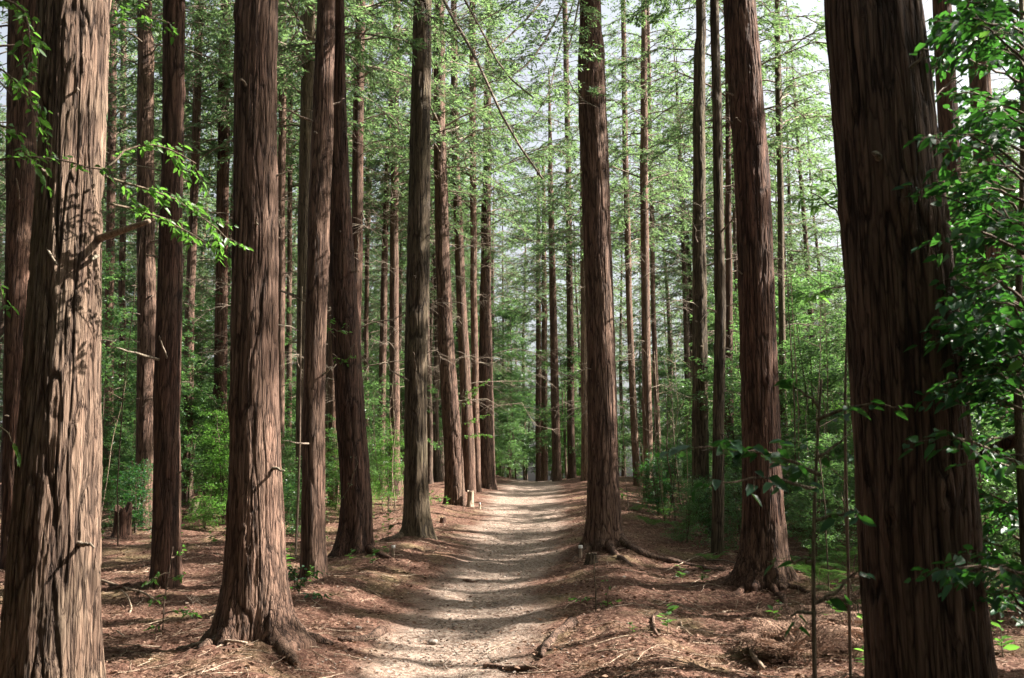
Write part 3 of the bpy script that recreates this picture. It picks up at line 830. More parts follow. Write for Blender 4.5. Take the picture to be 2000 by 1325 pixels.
# ---------------------------------------------------------------- leaf litter, needles and pebbles
def litter():
    rng = np.random.default_rng(71)
    n = 150000
    y = 6.0 + 22 * rng.uniform(size=n) ** 1.6
    x = rng.uniform(-.56, .56, n) * y
    u = np.abs(path_u(x, y))
    keep = rng.uniform(size=n) < np.clip((u - .25) / .9, .2, 1) * (.6 + .4 * noise(x * 1.5, y * 1.5, 0, 72))
    x, y = x[keep], y[keep]; n = len(x)
    z = gz(x, y) + rng.uniform(.004, .03, n)
    C = np.stack([x, y, z], -1)
    a = rng.uniform(0, 6.28, n)
    D = np.stack([np.cos(a), np.sin(a), rng.normal(0, .22, n)], -1)
    N = np.array([0, 0, 1.0]) + rng.normal(0, .5, (n, 3))
    mb = MB()
    big = rng.uniform(size=n) < .25
    L = np.where(big, rng.uniform(.03, .07, n), rng.uniform(.03, .12, n)); W = np.where(big, L * .5, rng.uniform(.004, .010, n))
    mb.leaves(C, D, N, L, W, .25)
    for k in range(2600):        # fallen sprays
        y0 = 6.5 + 20 * rng.uniform() ** 1.5; x0 = rng.uniform(-.55, .55) * y0
        if abs(float(path_u(x0, y0))) < .8 and rng.uniform() < .8: continue
        a = rng.uniform(0, 6.28); Ls = rng.uniform(.08, .22); m_ = 14; q = np.linspace(0, 1, m_)
        d2 = np.array([math.cos(a), math.sin(a), rng.uniform(-.05, .15)])
        C2 = np.array([x0, y0, float(gz(x0, y0)) + .015]) + d2 * (Ls * q)[:, None]
        s2 = np.array([-d2[1], d2[0], 0])
        mb.leaves(C2, d2 * .7 + s2 * np.where(np.arange(m_) % 2, 1, -1)[:, None] + rng.normal(0, .2, (m_, 3)), np.array([0, 0, 1.0]) + rng.normal(0, .3, (m_, 3)), Ls * .45 * (1.1 - q), .009, .2)
    obj('leaf_litter', mb.mesh("leaf_litter", DRY_LEAF), kind='stuff', label="brown fallen needles, leaves and bits of bark covering the forest floor", cat='leaf litter')
    mb = MB()
    for k in range(1500):
        y0 = 6.5 + 17 * rng.uniform() ** 1.4; x0 = rng.uniform(-.54, .54) * y0
        if abs(float(path_u(x0, y0))) < .9 and rng.uniform() < .75: continue
        a = rng.uniform(0, 6.28); L = rng.uniform(.1, .55); m = np.linspace(0, 1, 5)
        px_ = x0 + np.cos(a) * L * m + rng.normal(0, .015, 5); py_ = y0 + np.sin(a) * L * m + rng.normal(0, .015, 5)
        P = np.stack([px_, py_, gz(px_, py_) + .012 + rng.uniform(0, .05) * m], -1)
        mb.tube(P, rng.uniform(.0025, .008) * (1 - .5 * m), 4, False)
    obj('fallen_twigs', mb.mesh("fallen_twigs", DRY), kind='stuff', label="thin pale fallen twigs strewn over the forest floor", cat='twigs')
    # pebbles
    mb = MB()
    ico = np.array([[0, 0, 1], [.9, 0, .3], [.28, .85, .3], [-.72, .53, .3], [-.72, -.53, .3], [.28, -.85, .3], [0, 0, -.6]])
    f = np.array([[0, 1, 2], [0, 2, 3], [0, 3, 4], [0, 4, 5], [0, 5, 1], [6, 2, 1], [6, 3, 2], [6, 4, 3], [6, 5, 4], [6, 1, 5]])
    for k in range(3600):
        y0 = 7 + 16 * rng.uniform() ** 1.5; uu = rng.normal(0, .55)
        x0 = np.interp(y0, CY, CX) + uu * 1.1
        s = .006 + .014 * rng.uniform() ** 3
        a = rng.uniform(0, 6.28); c, s_ = math.cos(a), math.sin(a)
        V = (ico * (1 + rng.normal(0, .12, ico.shape))) * s * np.array([1.3, 1, .7])
        V = V @ np.array([[c, s_, 0], [-s_, c, 0], [0, 0, 1]])
        mb.add(V + np.array([x0, y0, float(gz(x0, y0)) + s * .3]), f)
    obj('pebbles', mb.mesh("pebbles", STONE), kind='stuff', label="small pebbles scattered on the trodden path", cat='pebbles')
litter()

# ---------------------------------------------------------------- roots of the big trees (parts)
def groundpath(pts, n=14, lift=0.0):
    G = np.array([locate(*p) for p in pts])
    m = np.linspace(0, 1, len(G)); q = np.linspace(0, 1, n)
    x = np.interp(q, m, G[:, 0]); y = np.interp(q, m, G[:, 1])
    if n > 6: x = smooth1(x, 3); y = smooth1(y, 3)
    return np.stack([x, y, gz(x, y) + lift], -1)
def root_part(t, pts, r0, r1=.012):
    P = groundpath(pts, 18)
    s = np.linspace(0, 1, 18)
    P[:, 2] += r0 * (.15 * (1 - s)) + .002 + .02 * noise(s * 6, pts[0][0], 0, 3) 
    P[0, 2] += r0 * .9; P[1, 2] += r0 * .5; P[2, 2] += r0 * .2
    P[:, :2] += .03 * np.stack([noise(s * 7, pts[0][0], 1, 13), noise(s * 7, pts[0][1], 2, 13)], -1) * s[:, None]
    rr = (r0 * (1 - s) ** .8 + r1) * (1 + .35 * noise(s * 11, pts[0][1], 0, 4))
    mb = MB(); mb.tube(P - t['base_pt'], rr, 10)
    obj('root', mb.mesh("root", t['mat'], True), t['root'])
t9, t30, t18, t38, t13 = T[2], T[4], T[7], T[3], T[5]
root_part(t9, [(535, 1215), (575, 1240), (610, 1252), (660, 1262)], .11)
root_part(t9, [(520, 1235), (555, 1275), (585, 1305)], .10)
root_part(t9, [(455, 1240), (425, 1258), (380, 1275)], .10)
root_part(t30, [(1205, 1060), (1245, 1080), (1300, 1098), (1370, 1108), (1420, 1120)], .09)
root_part(t30, [(1160, 1066), (1135, 1085), (1110, 1100)], .07)
root_part(t30, [(1190, 1070), (1215, 1095), (1270, 1125)], .06)
root_part(t18, [(795, 1045), (768, 1056), (740, 1062)], .08)
root_part(t38, [(1460, 1145), (1425, 1165), (1385, 1180)], .045)
root_part(t38, [(1510, 1150), (1535, 1180), (1550, 1210)], .045)
root_part(t38, [(1520, 1140), (1560, 1150), (1600, 1168)], .04)
root_part(t13, [(720, 1080), (755, 1092), (790, 1100)], .06)

# loose roots crossing the path: each its own thing
def lone_root(pts, r0, label):
    P = groundpath(pts, 14); s = np.linspace(0, 1, 14)
    P[:, 2] += .45 * r0 + .02 * noise(s * 5, pts[0][0], 0, 3)
    b = P[0].copy(); mb = MB(); mb.tube(P - b, r0 * (1.3 - .9 * s) * (1 + .2 * noise(s * 9, 1, 0, 4)), 8)
    obj('exposed_root', mb.mesh("exposed_root", BARK_GREY, True), loc=b, label=label, cat='root', group='exposed roots on the path')
lone_root([(745, 1235), (730, 1250), (690, 1256), (660, 1252)], .05, "hooked root sticking out of the path floor, lower left of its middle")
lone_root([(1120, 1222), (1085, 1240), (1062, 1270), (1058, 1290)], .05, "pale root at the lower right edge of the path")
lone_root([(950, 1302), (1000, 1310), (1060, 1308), (1110, 1300)], .03, "long thin root crossing the path at the bottom edge of the photo")
lone_root([(905, 1136), (925, 1140), (952, 1132)], .025, "small forked root in the middle of the path")

# ---------------------------------------------------------------- stumps, sticks, posts, stones
def stump(px, py, r, h, label, ragged=.0, material=DRY):
    b = locate(px, py); rng = np.random.default_rng(int(px))
    ns, nz = 28, 14
    th = np.linspace(0, 2 * np.pi, ns, endpoint=False); zz = np.linspace(-.1, h, nz)
    ZZ, TH = np.meshgrid(zz, th, indexing='ij')
    RR = r * (1 + .5 * np.exp(-np.clip(ZZ, 0, 9) / .06)) * (1 + .12 * noise(np.cos(TH) * 3, np.sin(TH) * 3, ZZ * 4 + px, 3))
    top = ragged * noise(np.cos(TH) * 4, np.sin(TH) * 4, px, 5)
    ZZ = ZZ + np.clip(ZZ / h, 0, 1) * top
    V = np.stack([np.cos(TH) * RR, np.sin(TH) * RR, ZZ], -1).reshape(-1, 3)
    mb = MB(); i = np.arange(nz - 1)[:, None] * ns; j = np.arange(ns)[None]; k = (j + 1) % ns
    mb.add(V, np.stack([i + j, i + k, i + ns + k, i + ns + j], -1).reshape(-1, 4))
    root = obj('tree_stump', mb.mesh("tree_stump", material, True), loc=b, label=label, cat='stump')
    mc = MB()
    rim = V[-ns:]; mid = V[-ns:] * .5; mid[:, 2] = rim[:, 2] - .004; c = rim.mean(0)[None] - np.array([[0, 0, .01]])
    j = np.arange(ns); k = (j + 1) % ns
    rim2 = rim.copy(); rim2[:, 2] += .001; rim2[:, :2] *= .99
    mc.v.append(np.concatenate([rim2, mid, c])); mc.n = 2 * ns + 1
    mc.f[4].append(np.stack([j, k, ns + k, ns + j], -1)); mc.f[3].append(np.stack([ns + j, ns + k, np.full(ns, 2 * ns)], -1))
    obj('cut_face', mc.mesh("cut_face", CUT if ragged < .1 else material), root)
stump(919, 990, .09, .42, "narrow cut stump touching the right foot of the left-rim trunk", .03)
stump(378, 1006, .11, .30, "pale cut stump in the sunny clearing far left")
stump(238, 1052, .16, .55, "ragged dark rotten stump right of the huge left-edge trunk", .15, BARK_RED)
stump(1155, 1103, .08, .16, "small mossy stump below the large right-lip cedar, beside the white-topped peg", .02, BARK_OLIVE)
stump(865, 1022, .06, .12, "tiny dark stump on the left bank just past the olive mossy trunk", .03, BARK_RED)

def stick(a, b, r, label, lift=.03, material=DRY, bend=.04, name='fallen_stick', taper=.4):
    A, B = locate(*a), locate(*b)
    s = np.linspace(0, 1, 12)
    P = A + (B - A) * s[:, None]
    pr = unit(np.cross(B - A, [0, 0, 1.0]))
    P = P + pr * (bend * np.sin(s * 3.1) + .012 * noise(s * 6, a[0], 0, 3))[:, None]
    P[:, 2] = np.maximum(gz(P[:, 0], P[:, 1]) + r * .7, P[:, 2]) + lift * s
    o = P[0].copy()
    mb = MB(); mb.tube(P - o, r * (1 - taper * s) * (1 + .12 * noise(s * 14, a[1], 0, 6)), 9)
    obj(name, mb.mesh(name, material, True), loc=o, label=label, cat='stick')
stick((1283, 1200), (1286, 1252), .022, "short dark curved stick lying on the litter right of the path", material=BARK_GREY)
stick((1460, 1248), (1492, 1318), .032, "stout pale peeled stick at the bottom right, left of the widest trunk")
stick((190, 1160), (250, 1148), .035, "thick dead branch on the floor right of the huge left-edge trunk", material=BARK_RED)
stick((350, 1270), (480, 1268), .022, "long stick lying across the floor left of the buttressed cedar", bend=.06)
stick((1330, 1215), (1355, 1250), .010, "thin twig on the litter between the dark curved stick and the pale one")
stick((255, 1200), (235, 1170), .012, "thin crooked twig standing off the floor near the left sapling", lift=.1)
stick((195, 1135), (300, 1178), .02, "fallen branch between the huge left-edge trunk and the small sapling", bend=-.05)
stick((1395, 1075), (1300, 1120), .012, "slim twig beside the long root of the large right-lip cedar")

rngb = np.random.default_rng(97)
for k in range(34):
    yb = rngb.uniform(10, 30); xb = (rngb.uniform(-.42, .30)) * yb
    ub = float(path_u(xb, yb))
    if abs(ub) < 1.9: continue
    sd_ = 'left' if ub < 0 else 'right'
    o = obj('fallen_branch', DEADS[k % 7], loc=(xb, yb, float(gz(xb, yb)) + .05), label=f"bare forked dead branch lying on the litter {sd_} of the path", cat='branch', group=f"fallen dead branches {sd_} of the path")
    o.rotation_euler = (rngb.uniform(0, 6.28), R(rngb.uniform(-4, 14)), rngb.uniform(0, 6.28)); q_ = rngb.uniform(.5, 1.0); o.scale = (q_, q_, q_)

def peg(px, py, h, label, r=.035):
    b = locate(px, py)
    mb = MB(); mb.tube([(0, 0, -.15), (0, 0, h * .72), (0, 0, h * .78)], [r * .8, r * .8, r * .75], 12)
    root = obj('marker_peg', mb.mesh("marker_peg", DRY, True), loc=b, label=label, cat='peg', group='marker pegs')
    mb = MB(); mb.tube([(0, 0, h * .76), (0, 0, h * .8), (0, 0, h * .96), (0, 0, h)], [r * .9, r, r, r * .8], 12)
    obj('cap', mb.mesh("cap", WHITE), root)
peg(1134, 1090, .20, "white-topped wooden peg at the left foot of the large right-lip cedar")
peg(768, 1088, .18, "small pale-topped peg between the curved cedar and the olive mossy trunk", .03)
peg(937, 994, .16, "small pale-topped peg on the left rim just right of the narrow stump", .03)

def stone(px, py, s, label, seed):
    b = locate(px, py); rng = np.random.default_rng(seed)
    nu, nv = 20, 12
    th = np.linspace(0, 2 * np.pi, nu, endpoint=False); ph = np.linspace(0.02, np.pi - .02, nv)
    PH, TH = np.meshgrid(ph, th, indexing='ij')
    d = np.stack([np.sin(PH) * np.cos(TH), np.sin(PH) * np.sin(TH), np.cos(PH)], -1)
    rr = s * (1 + .28 * noise(d[..., 0] * 1.6 + seed, d[..., 1] * 1.6, d[..., 2] * 1.6, 3) + .08 * noise(d[..., 0] * 5 + seed, d[..., 1] * 5, d[..., 2] * 5, 3))
    V = d * rr[..., None] * np.array([1.25, .9, .62])
    mb = MB(); i = np.arange(nv - 1)[:, None] * nu; j = np.arange(nu)[None]; k = (j + 1) % nu
    mb.add(V.reshape(-1, 3), np.stack([i + j, i + nu + j, i + nu + k, i + k], -1).reshape(-1, 4))
    obj('stone', mb.mesh("stone", STONE, True), loc=b + np.array([0, 0, s * .25]), label=label, cat='stone', group='stones on the path')
for k, (px, py, s, lab) in enumerate([(845, 1256, .045, "squarish brown stone in the middle of the path near the bottom"),
        (873, 1204, .03, "stone in the dark shade band left of the path's middle"), (888, 1222, .03, "stone at the path centre just above the dark shade band's edge"),
        (905, 1218, .022, "little stone right beside the centre stone in the shade band"), (985, 1128, .022, "small stone on the right half of the path"),
        (700, 1228, .03, "stone on the left bank above the hooked root"), (1215, 1130, .04, "stone half buried below the root of the right-lip cedar"),
        (1340, 1122, .05, "pale stone at the end of the right-lip cedar's long root"), (940, 1190, .022, "small stone in the sunny band of the path")]):
    stone(px, py, s, lab, k + 1)

# thin dark pole standing between the buttressed cedar and the slim straight one
b = locate(577, 1085)
tp = at(592, 560, b[1])
mb = MB(); s = np.linspace(0, 1, 10); P = b + (tp - b) * s[:, None]; P[:, 0] += .02 * np.sin(s * 5); P[0, 2] -= .2
mb.tube(P - b, .022 * (1 - .4 * s), 8)
obj('dead_sapling', mb.mesh("dead_sapling", STEM, True), loc=b, label="thin dark bare stem between the thick buttressed cedar and the slim straight one", cat='sapling')

# slender stems of the undergrowth
rngs = np.random.default_rng(131)
for k in range(34):
    pa, pb, ya, yb2, sd_ = ((1215, 1345, 18, 30, 'right'), (1535, 1660, 12, 24, 'right'), (195, 265, 17, 28, 'left'), (355, 450, 18, 30, 'left'), (720, 790, 22, 32, 'left'))[(0, 1, 0, 2, 3, 1, 4)[k % 7]]
    y = rngs.uniform(ya, yb2); x = (rngs.uniform(pa, pb) - 1000) / F * y
    if abs(float(path_u(x, y))) < 1.8: continue
    H_ = rngs.uniform(2.2, 6.0); s = np.linspace(0, 1, 12)
    P = np.stack([rngs.normal(0, .25) * s + .06 * noise(s * 4, k, 0, 3) * H_ * .3, rngs.normal(0, .2) * s, H_ * s - .1], -1)
    mb = MB(); mb.tube(P, rngs.uniform(.010, .022) * (1 - .7 * s), 6, False)
    for q in range(7):
        u = rngs.uniform(.3, 1); b_ = np.array([np.interp(u, s, P[:, c]) for c in range(3)])
        a = rngs.uniform(0, 6.28); L_ = rngs.uniform(.2, .7); m = np.linspace(0, 1, 5)
        mb.tube(b_ + np.array([math.cos(a), math.sin(a), rngs.uniform(.2, 1.0)]) * (L_ * m)[:, None], .005 * (1.1 - m), 4, False)
    obj('bare_sapling', mb.mesh("bare_sapling", DRY if k % 3 == 0 else STEM, True), loc=(x, y, float(gz(x, y))), label=f"thin bare sapling stem in the undergrowth {sd_} of the path", cat='sapling', group=f"thin bare stems {sd_} of the path")

# ---------------------------------------------------------------- near leafy things, placed branch by branch
def spray(w, l, P, rng, r0=.008, every=.10, twig=.28, leaf=.06, per=9, start=.1, flat=.8, wid=.5, droop=.4, oval=True):
    P = np.asarray(P, float)
    seg = np.linalg.norm(np.diff(P, axis=0), axis=1); S = np.concatenate([[0], np.cumsum(seg)]); L = S[-1]
    q = np.linspace(0, L, max(8, int(L / .1)))
    Q = np.stack([np.interp(q, S, P[:, c]) for c in range(3)], -1)
    for c in range(3): Q[:, c] = smooth1(Q[:, c], 5)
    Q = Q + rng.normal(0, .006, Q.shape)
    w.tube(Q, r0 * (1 - .75 * q / L) + .0015, 6, False)
    n = int(L * (1 - start) / every)
    for k in range(n):
        u = (start + (1 - start) * (k + rng.uniform()) / n) * L
        b = np.array([np.interp(u, q, Q[:, c]) for c in range(3)])
        t = unit(np.array([np.interp(min(u + .1, L), q, Q[:, c]) for c in range(3)]) - b + 1e-6)
        sd = unit(np.cross(t, [0, 0, 1.0]) + 1e-6)
        d = unit(t * rng.uniform(.4, 1) + sd * rng.choice([-1, 1]) * rng.uniform(.5, 1) + rng.normal(0, .2, 3))
        tl = twig * rng.uniform(.5, 1.2)
        m = np.linspace(0, 1, 4)
        TT = b + d * (tl * m)[:, None] + np.array([0, 0, -.15 * tl]) * (m * m)[:, None]
        w.tube(TT, .0022 * (1.2 - m * .7), 3, False)
        kk = max(2, int(per * rng.uniform(.6, 1.3)))
        uu = np.linspace(.15, 1, kk)
        C = b + d * (tl * uu)[:, None] + np.array([0, 0, -.15 * tl]) * (uu * uu)[:, None] + rng.normal(0, .012, (kk, 3))
        s2 = unit(np.cross(d, [0, 0, 1.0]) + 1e-6)
        sg = np.where(np.arange(kk) % 2, 1, -1) * rng.uniform(.5, 1.1, kk)
        D = d * rng.uniform(.4, .9, kk)[:, None] + s2 * sg[:, None] + rng.normal(0, .28, (kk, 3))
        N = np.array([0, 0, 1.0]) + rng.normal(0, flat, (kk, 3))
        ll = leaf * rng.uniform(.65, 1.2, kk)
        l.leaves(C, D, N, ll, ll * wid, .18, oval=oval, droop=droop)

def pxpath(*pts): return [at(*p) for p in pts]

def near_plant(name, label, cat, base, stem_pts, r0, branches, leaf_m, leaf=.06, seed=1, group=None, **kw):
    rng = np.random.default_rng(seed)
    w, l = MB(), MB(); b = np.array(base)
    P = np.array([b + np.array([0, 0, -.15])] + list(stem_pts))
    S = np.linspace(0, 1, len(P)); q = np.linspace(0, 1, 20)
    Q = np.stack([smooth1(np.interp(q, S, P[:, c]), 3) for c in range(3)], -1)
    w.tube(Q - b, r0 * (1 - .6 * q), 8)
    for br in branches:
        pts = np.array(br[0]) - b
        k2 = dict(kw); k2.update(br[1] if len(br) > 1 else {})
        spray(w, l, pts, rng, leaf=k2.pop('leaf', leaf), **k2)
    root = obj(name, None, loc=b, label=label, cat=cat, group=group)
    obj('stem', w.mesh("stem", STEM, True), root, loc=(0, 0, 0)); obj('foliage', l.mesh("foliage", leaf_m), root)
    return root

# bright-leaved tree at the far left, its boughs reaching past the huge trunk
gb = at(-60, 1000, 6.2); gb[2] = float(gz(gb[0], gb[1]))
near_plant('broadleaf_tree', "broadleaf bough with bright green leaves reaching across the huge left-edge trunk", 'small tree', gb,
    pxpath((-60, 800, 6.2), (-50, 300, 6.2), (-60, -200, 6.4)), .05, [
    (pxpath((-50, 330, 6.2), (60, 290, 6.1), (130, 320, 6.1), (205, 335, 6.3)), dict(per=5, twig=.12, start=.2)),
    (pxpath((205, 335, 6.5), (260, 265, 6.6), (330, 280, 6.7), (385, 320, 6.8)), dict(per=10, twig=.26, every=.06)),
    (pxpath((205, 345, 6.5), (270, 360, 6.6), (340, 390, 6.7), (420, 430, 6.8), (450, 470, 6.9)), dict(per=10, twig=.24, every=.055)),
    (pxpath((210, 400, 6.6), (290, 405, 6.8), (350, 450, 6.9), (400, 470, 7.)), dict(per=9, twig=.2, every=.07)),
    (pxpath((-50, 0, 6.2), (40, -20, 6.1), (60, 60, 6.2), (70, 150, 6.2)), dict(per=9, twig=.22, every=.07)),
    (pxpath((-50, 120, 6.2), (20, 130, 6.2), (60, 190, 6.2), (80, 250, 6.2)), dict(per=9, twig=.22, every=.07)),
    (pxpath((-50, 240, 6.2), (10, 230, 6.2), (50, 280, 6.2), (60, 330, 6.2)), dict(per=8, twig=.18, every=.07)),
    (pxpath((-50, 100, 7.4), (220, 60, 7.5), (270, 20, 7.6), (330, 45, 7.6)), dict(per=9, twig=.2, every=.08, start=.55)),
    (pxpath((-50, 520, 6.2), (-10, 540, 6.2), (12, 600, 6.2)), dict(per=7, twig=.12)),
    (pxpath((-50, 820, 6.2), (0, 825, 6.2), (25, 860, 6.2)), dict(per=6, twig=.1))],
    BRIGHT_LEAF, leaf=.056, seed=3, flat=.9, wid=.5)

# broken dead limb on the huge left trunk (part)
def bough(t, pts, r0, r1, nm='broken_branch', m_=WOOD):
    P = np.array(pxpath(*pts)); s = np.linspace(0, 1, len(P)); q = np.linspace(0, 1, 12)
    Q = np.stack([np.interp(q, s, P[:, c]) for c in range(3)], -1)
    mb = MB(); mb.tube(Q - t['base_pt'], r0 + (r1 - r0) * q, 8)
    obj(nm, mb.mesh(nm, m_, True), t['root'])
bough(T[0], [(190, 468, 6.9), (240, 450, 6.7), (292, 432, 6.6)], .030, .016, m_=DRY)
bough(T[0], [(88, 478, 6.7), (100, 500, 6.62), (112, 518, 6.58)], .010, .006)
bough(T[0], [(190, 500, 6.9), (185, 503, 6.7), (178, 507, 6.66)], .016, .010)

# small sapling on the floor, lower left
sb = locate(318, 1235)
Ys = sb[1]
near_plant('sapling', "small sapling with sparse green leaves on the litter left of the buttressed cedar", 'sapling', sb,
    pxpath((320, 1180, Ys), (330, 1120, Ys), (338, 1068, Ys)), .008, [
    (pxpath((336, 1090, Ys), (350, 1085, Ys + .05), (352, 1070, Ys)), dict(per=4, twig=.06)),
    (pxpath((331, 1120, Ys), (305, 1125, Ys), (285, 1140, Ys - .1)), dict(per=5, twig=.07)),
    (pxpath((329, 1130, Ys), (345, 1130, Ys), (355, 1122, Ys - .1)), dict(per=5, twig=.07)),
    (pxpath((325, 1160, Ys), (300, 1170, Ys), (290, 1175, Ys - .1)), dict(per=4, twig=.06)),
    (pxpath((320, 1200, Ys), (350, 1190, Ys), (380, 1195, Ys - .1)), dict(per=6, twig=.09)),
    (pxpath((318, 1215, Ys), (300, 1230, Ys), (290, 1245, Ys - .1)), dict(per=5, twig=.07))],
    BRIGHT_LEAF, leaf=.055, seed=5, every=.05)
# sapling right of the path
sb = locate(1163, 1190); Ys = sb[1]
near_plant('sapling', "bare-stemmed sapling with a few low leaves right of the path below the large cedar", 'sapling', sb,
    pxpath((1164, 1150, Ys), (1160, 1120, Ys), (1162, 1085, Ys)), .010, [
    (pxpath((1164, 1180, Ys), (1185, 1178, Ys), (1205, 1172, Ys - .1)), dict(per=5, twig=.06)),
    (pxpath((1164, 1170, Ys), (1140, 1168, Ys), (1115, 1170, Ys - .1)), dict(per=4, twig=.05)),
    (pxpath((1185, 1190, Ys), (1186, 1160, Ys), (1188, 1130, Ys)), dict(per=3, twig=.04, r0=.006))],
    BRIGHT_LEAF, leaf=.05, seed=6, every=.07)
# plant foot of slim straight cedar
sb = locate(580, 1165); Ys = sb[1]
near_plant('shrub', "dark leafy tuft at the foot of the slim straight cedar", 'shrub', sb, pxpath((585, 1150, Ys), (590, 1130, Ys)), .008, [
    (pxpath((585, 1150, Ys), (575, 1120, Ys), (560, 1105, Ys - .1)),), (pxpath((585, 1150, Ys), (600, 1125, Ys), (620, 1115, Ys - .1)),),
    (pxpath((585, 1160, Ys), (610, 1160, Ys), (635, 1165, Ys - .1)),), (pxpath((585, 1160, Ys), (570, 1140, Ys), (580, 1110, Ys - .1)),)],
    DARK_LEAF, leaf=.055, seed=7, every=.04, twig=.1, per=6)
# leafy branch beside the left rim trunk
sb = locate(905, 1000); Ys = sb[1]
near_plant('sapling', "light green leafy sapling reaching right between the left-rim trunks", 'sapling', sb,
    pxpath((902, 900, Ys - .3), (900, 800, Ys - .5), (905, 760, Ys - .5)), .012, [
    (pxpath((900, 800, Ys - .5), (925, 770, Ys - .6), (950, 745, Ys - .6)),), (pxpath((900, 830, Ys - .5), (925, 818, Ys - .6), (945, 815, Ys - .6)),),
    (pxpath((900, 860, Ys - .5), (925, 845, Ys - .6), (960, 852, Ys - .6)),), (pxpath((900, 790, Ys - .5), (915, 765, Ys - .6), (925, 755, Ys - .6)),)],
    BRIGHT_LEAF, leaf=.06, seed=8, every=.07, twig=.18, per=8)
# leaves on the curved cedar (epicormic twigs) as its part
def twig_part(t, paths, leaf_m, leaf, seed, **kw):
    rng = np.random.default_rng(seed); w, l = MB(), MB()
    for p in paths: spray(w, l, np.array(pxpath(*p)) - t['base_pt'], rng, leaf=leaf, **kw)
    r_ = obj('leafy_twig', w.mesh("leafy_twig", STEM, True), t['root']); obj('leaves', l.mesh("leaves", leaf_m), r_)
Yc = t13['base_pt'][1] - .35
twig_part(t13, [[(650, 640, Yc), (665, 655, Yc), (680, 640, Yc)], [(650, 690, Yc), (670, 710, Yc), (690, 700, Yc)], [(655, 660, Yc), (640, 640, Yc), (650, 625, Yc)]], BRIGHT_LEAF, .06, 9, twig=.14, per=6, every=.07)
twig_part(t13, [[(690, 925, Yc), (680, 960, Yc), (665, 975, Yc)], [(690, 925, Yc), (700, 905, Yc), (695, 890, Yc)]], BROAD_LEAF, .035, 10, twig=.08, per=3, every=.2)

# hanging cypress bough at the top middle: part of the olive mossy trunk
def con_spray(t, boughs, seed, nm='drooping_bough', lsize=.6):
    rng = np.random.default_rng(seed); w, l = MB(), MB()
    for pts, leafy, r0 in boughs:
        P = np.array(pxpath(*pts)) - t['base_pt']
        seg = np.linalg.norm(np.diff(P, axis=0), axis=1); S = np.concatenate([[0], np.cumsum(seg)]); L = S[-1]
        q = np.linspace(0, L, 16); Q = np.stack([smooth1(np.interp(q, S, P[:, c]), 3) for c in range(3)], -1)
        w.tube(Q, r0 * (1 - .75 * q / L) + .003, 6, False)
        for u in np.arange(.12 * L, L, .14):
            b = np.array([np.interp(u, q, Q[:, c]) for c in range(3)])
            az = math.atan2(Q[-1][1] - Q[0][1], Q[-1][0] - Q[0][0]) + rng.choice([-1, 1]) * rng.uniform(.4, 1.2)
            lf = rng.uniform() < leafy
            con_branch(w, l, rng, b, az, rng.uniform(.3, .75), rng.uniform(-.2, .3), rng.uniform(.2, .6), lf, lsize, .005)
    r_ = obj(nm, w.mesh(nm, WOOD, True), t['root'])
    if l.n: obj('needles', l.mesh("needles", CON_LEAF), r_)
con_spray(t18, [([(838, -180, 16.), (862, 0, 13.), (930, 110, 12.), (968, 200, 11.5), (990, 260, 11.3), (1060, 350, 11.)], .03, .035),
                ([(840, -200, 16.), (905, 0, 13.), (960, 90, 12.5), (985, 160, 12.2), (1040, 190, 12.)], .3, .028)], 15)
con_spray(t30, [([(1150, -160, 17.), (1110, -60, 15.5), (1060, 0, 14.), (1010, 60, 13.), (960, 100, 12.5)], .9, .03),
                ([(1150, -150, 17.), (1100, 10, 15.5), (1060, 90, 14.5), (1010, 150, 13.8), (940, 165, 13.2)], .9, .025),
                ([(1150, -100, 17.), (1120, 60, 16.), (1100, 130, 15.), (1130, 200, 14.4), (1165, 210, 14.2)], .95, .02),
                ([(1150, -100, 17.), (1060, -30, 16.), (980, 20, 15.5), (900, 60, 15.)], .9, .02),
                ([(1140, -60, 17.), (1090, 100, 15.), (1070, 200, 14.5), (1030, 240, 14.2)], .8, .015)], 16, lsize=.65)

# ---------------------------------------------------------------- right foreground
# dark-leaved tree at the right edge
gb = at(2010, 1250, 5.2); gb[2] = float(gz(gb[0], gb[1]))
rg = np.random.default_rng(77)
brs = []
for k in range(84):
    y0 = rg.uniform(-60, 900) if k < 74 else rg.uniform(900, 1150)
    x1 = rg.uniform(1835, 1960); D0 = rg.uniform(4.6, 6.6)
    brs.append((pxpath((2010, y0 + 60, D0), ((2010 + x1) / 2, y0 + rg.uniform(0, 40), D0 + rg.uniform(-.2, .2)), (x1, y0 + rg.uniform(-20, 60), D0 + rg.uniform(-.3, .3))),))
brs.append((pxpath((2010, 1120, 4.6), (1930, 1110, 4.5), (1850, 1110, 4.4)), dict(per=6)))
near_plant('broadleaf_tree', "dark glossy-leaved tree filling the right edge of the photo", 'small tree', gb,
    pxpath((1995, 950, 5.2), (1985, 700, 5.3), (2000, 300, 5.4), (1990, -300, 5.4)), .03, brs, DARK_LEAF, leaf=.072, seed=12,
    every=.06, twig=.28, per=8, wid=.52, flat=.7)
gb = at(2040, 1250, 4.7); gb[2] = float(gz(gb[0], gb[1]))  # added stem: brighter leaf colour stands in for sun on a few leaves
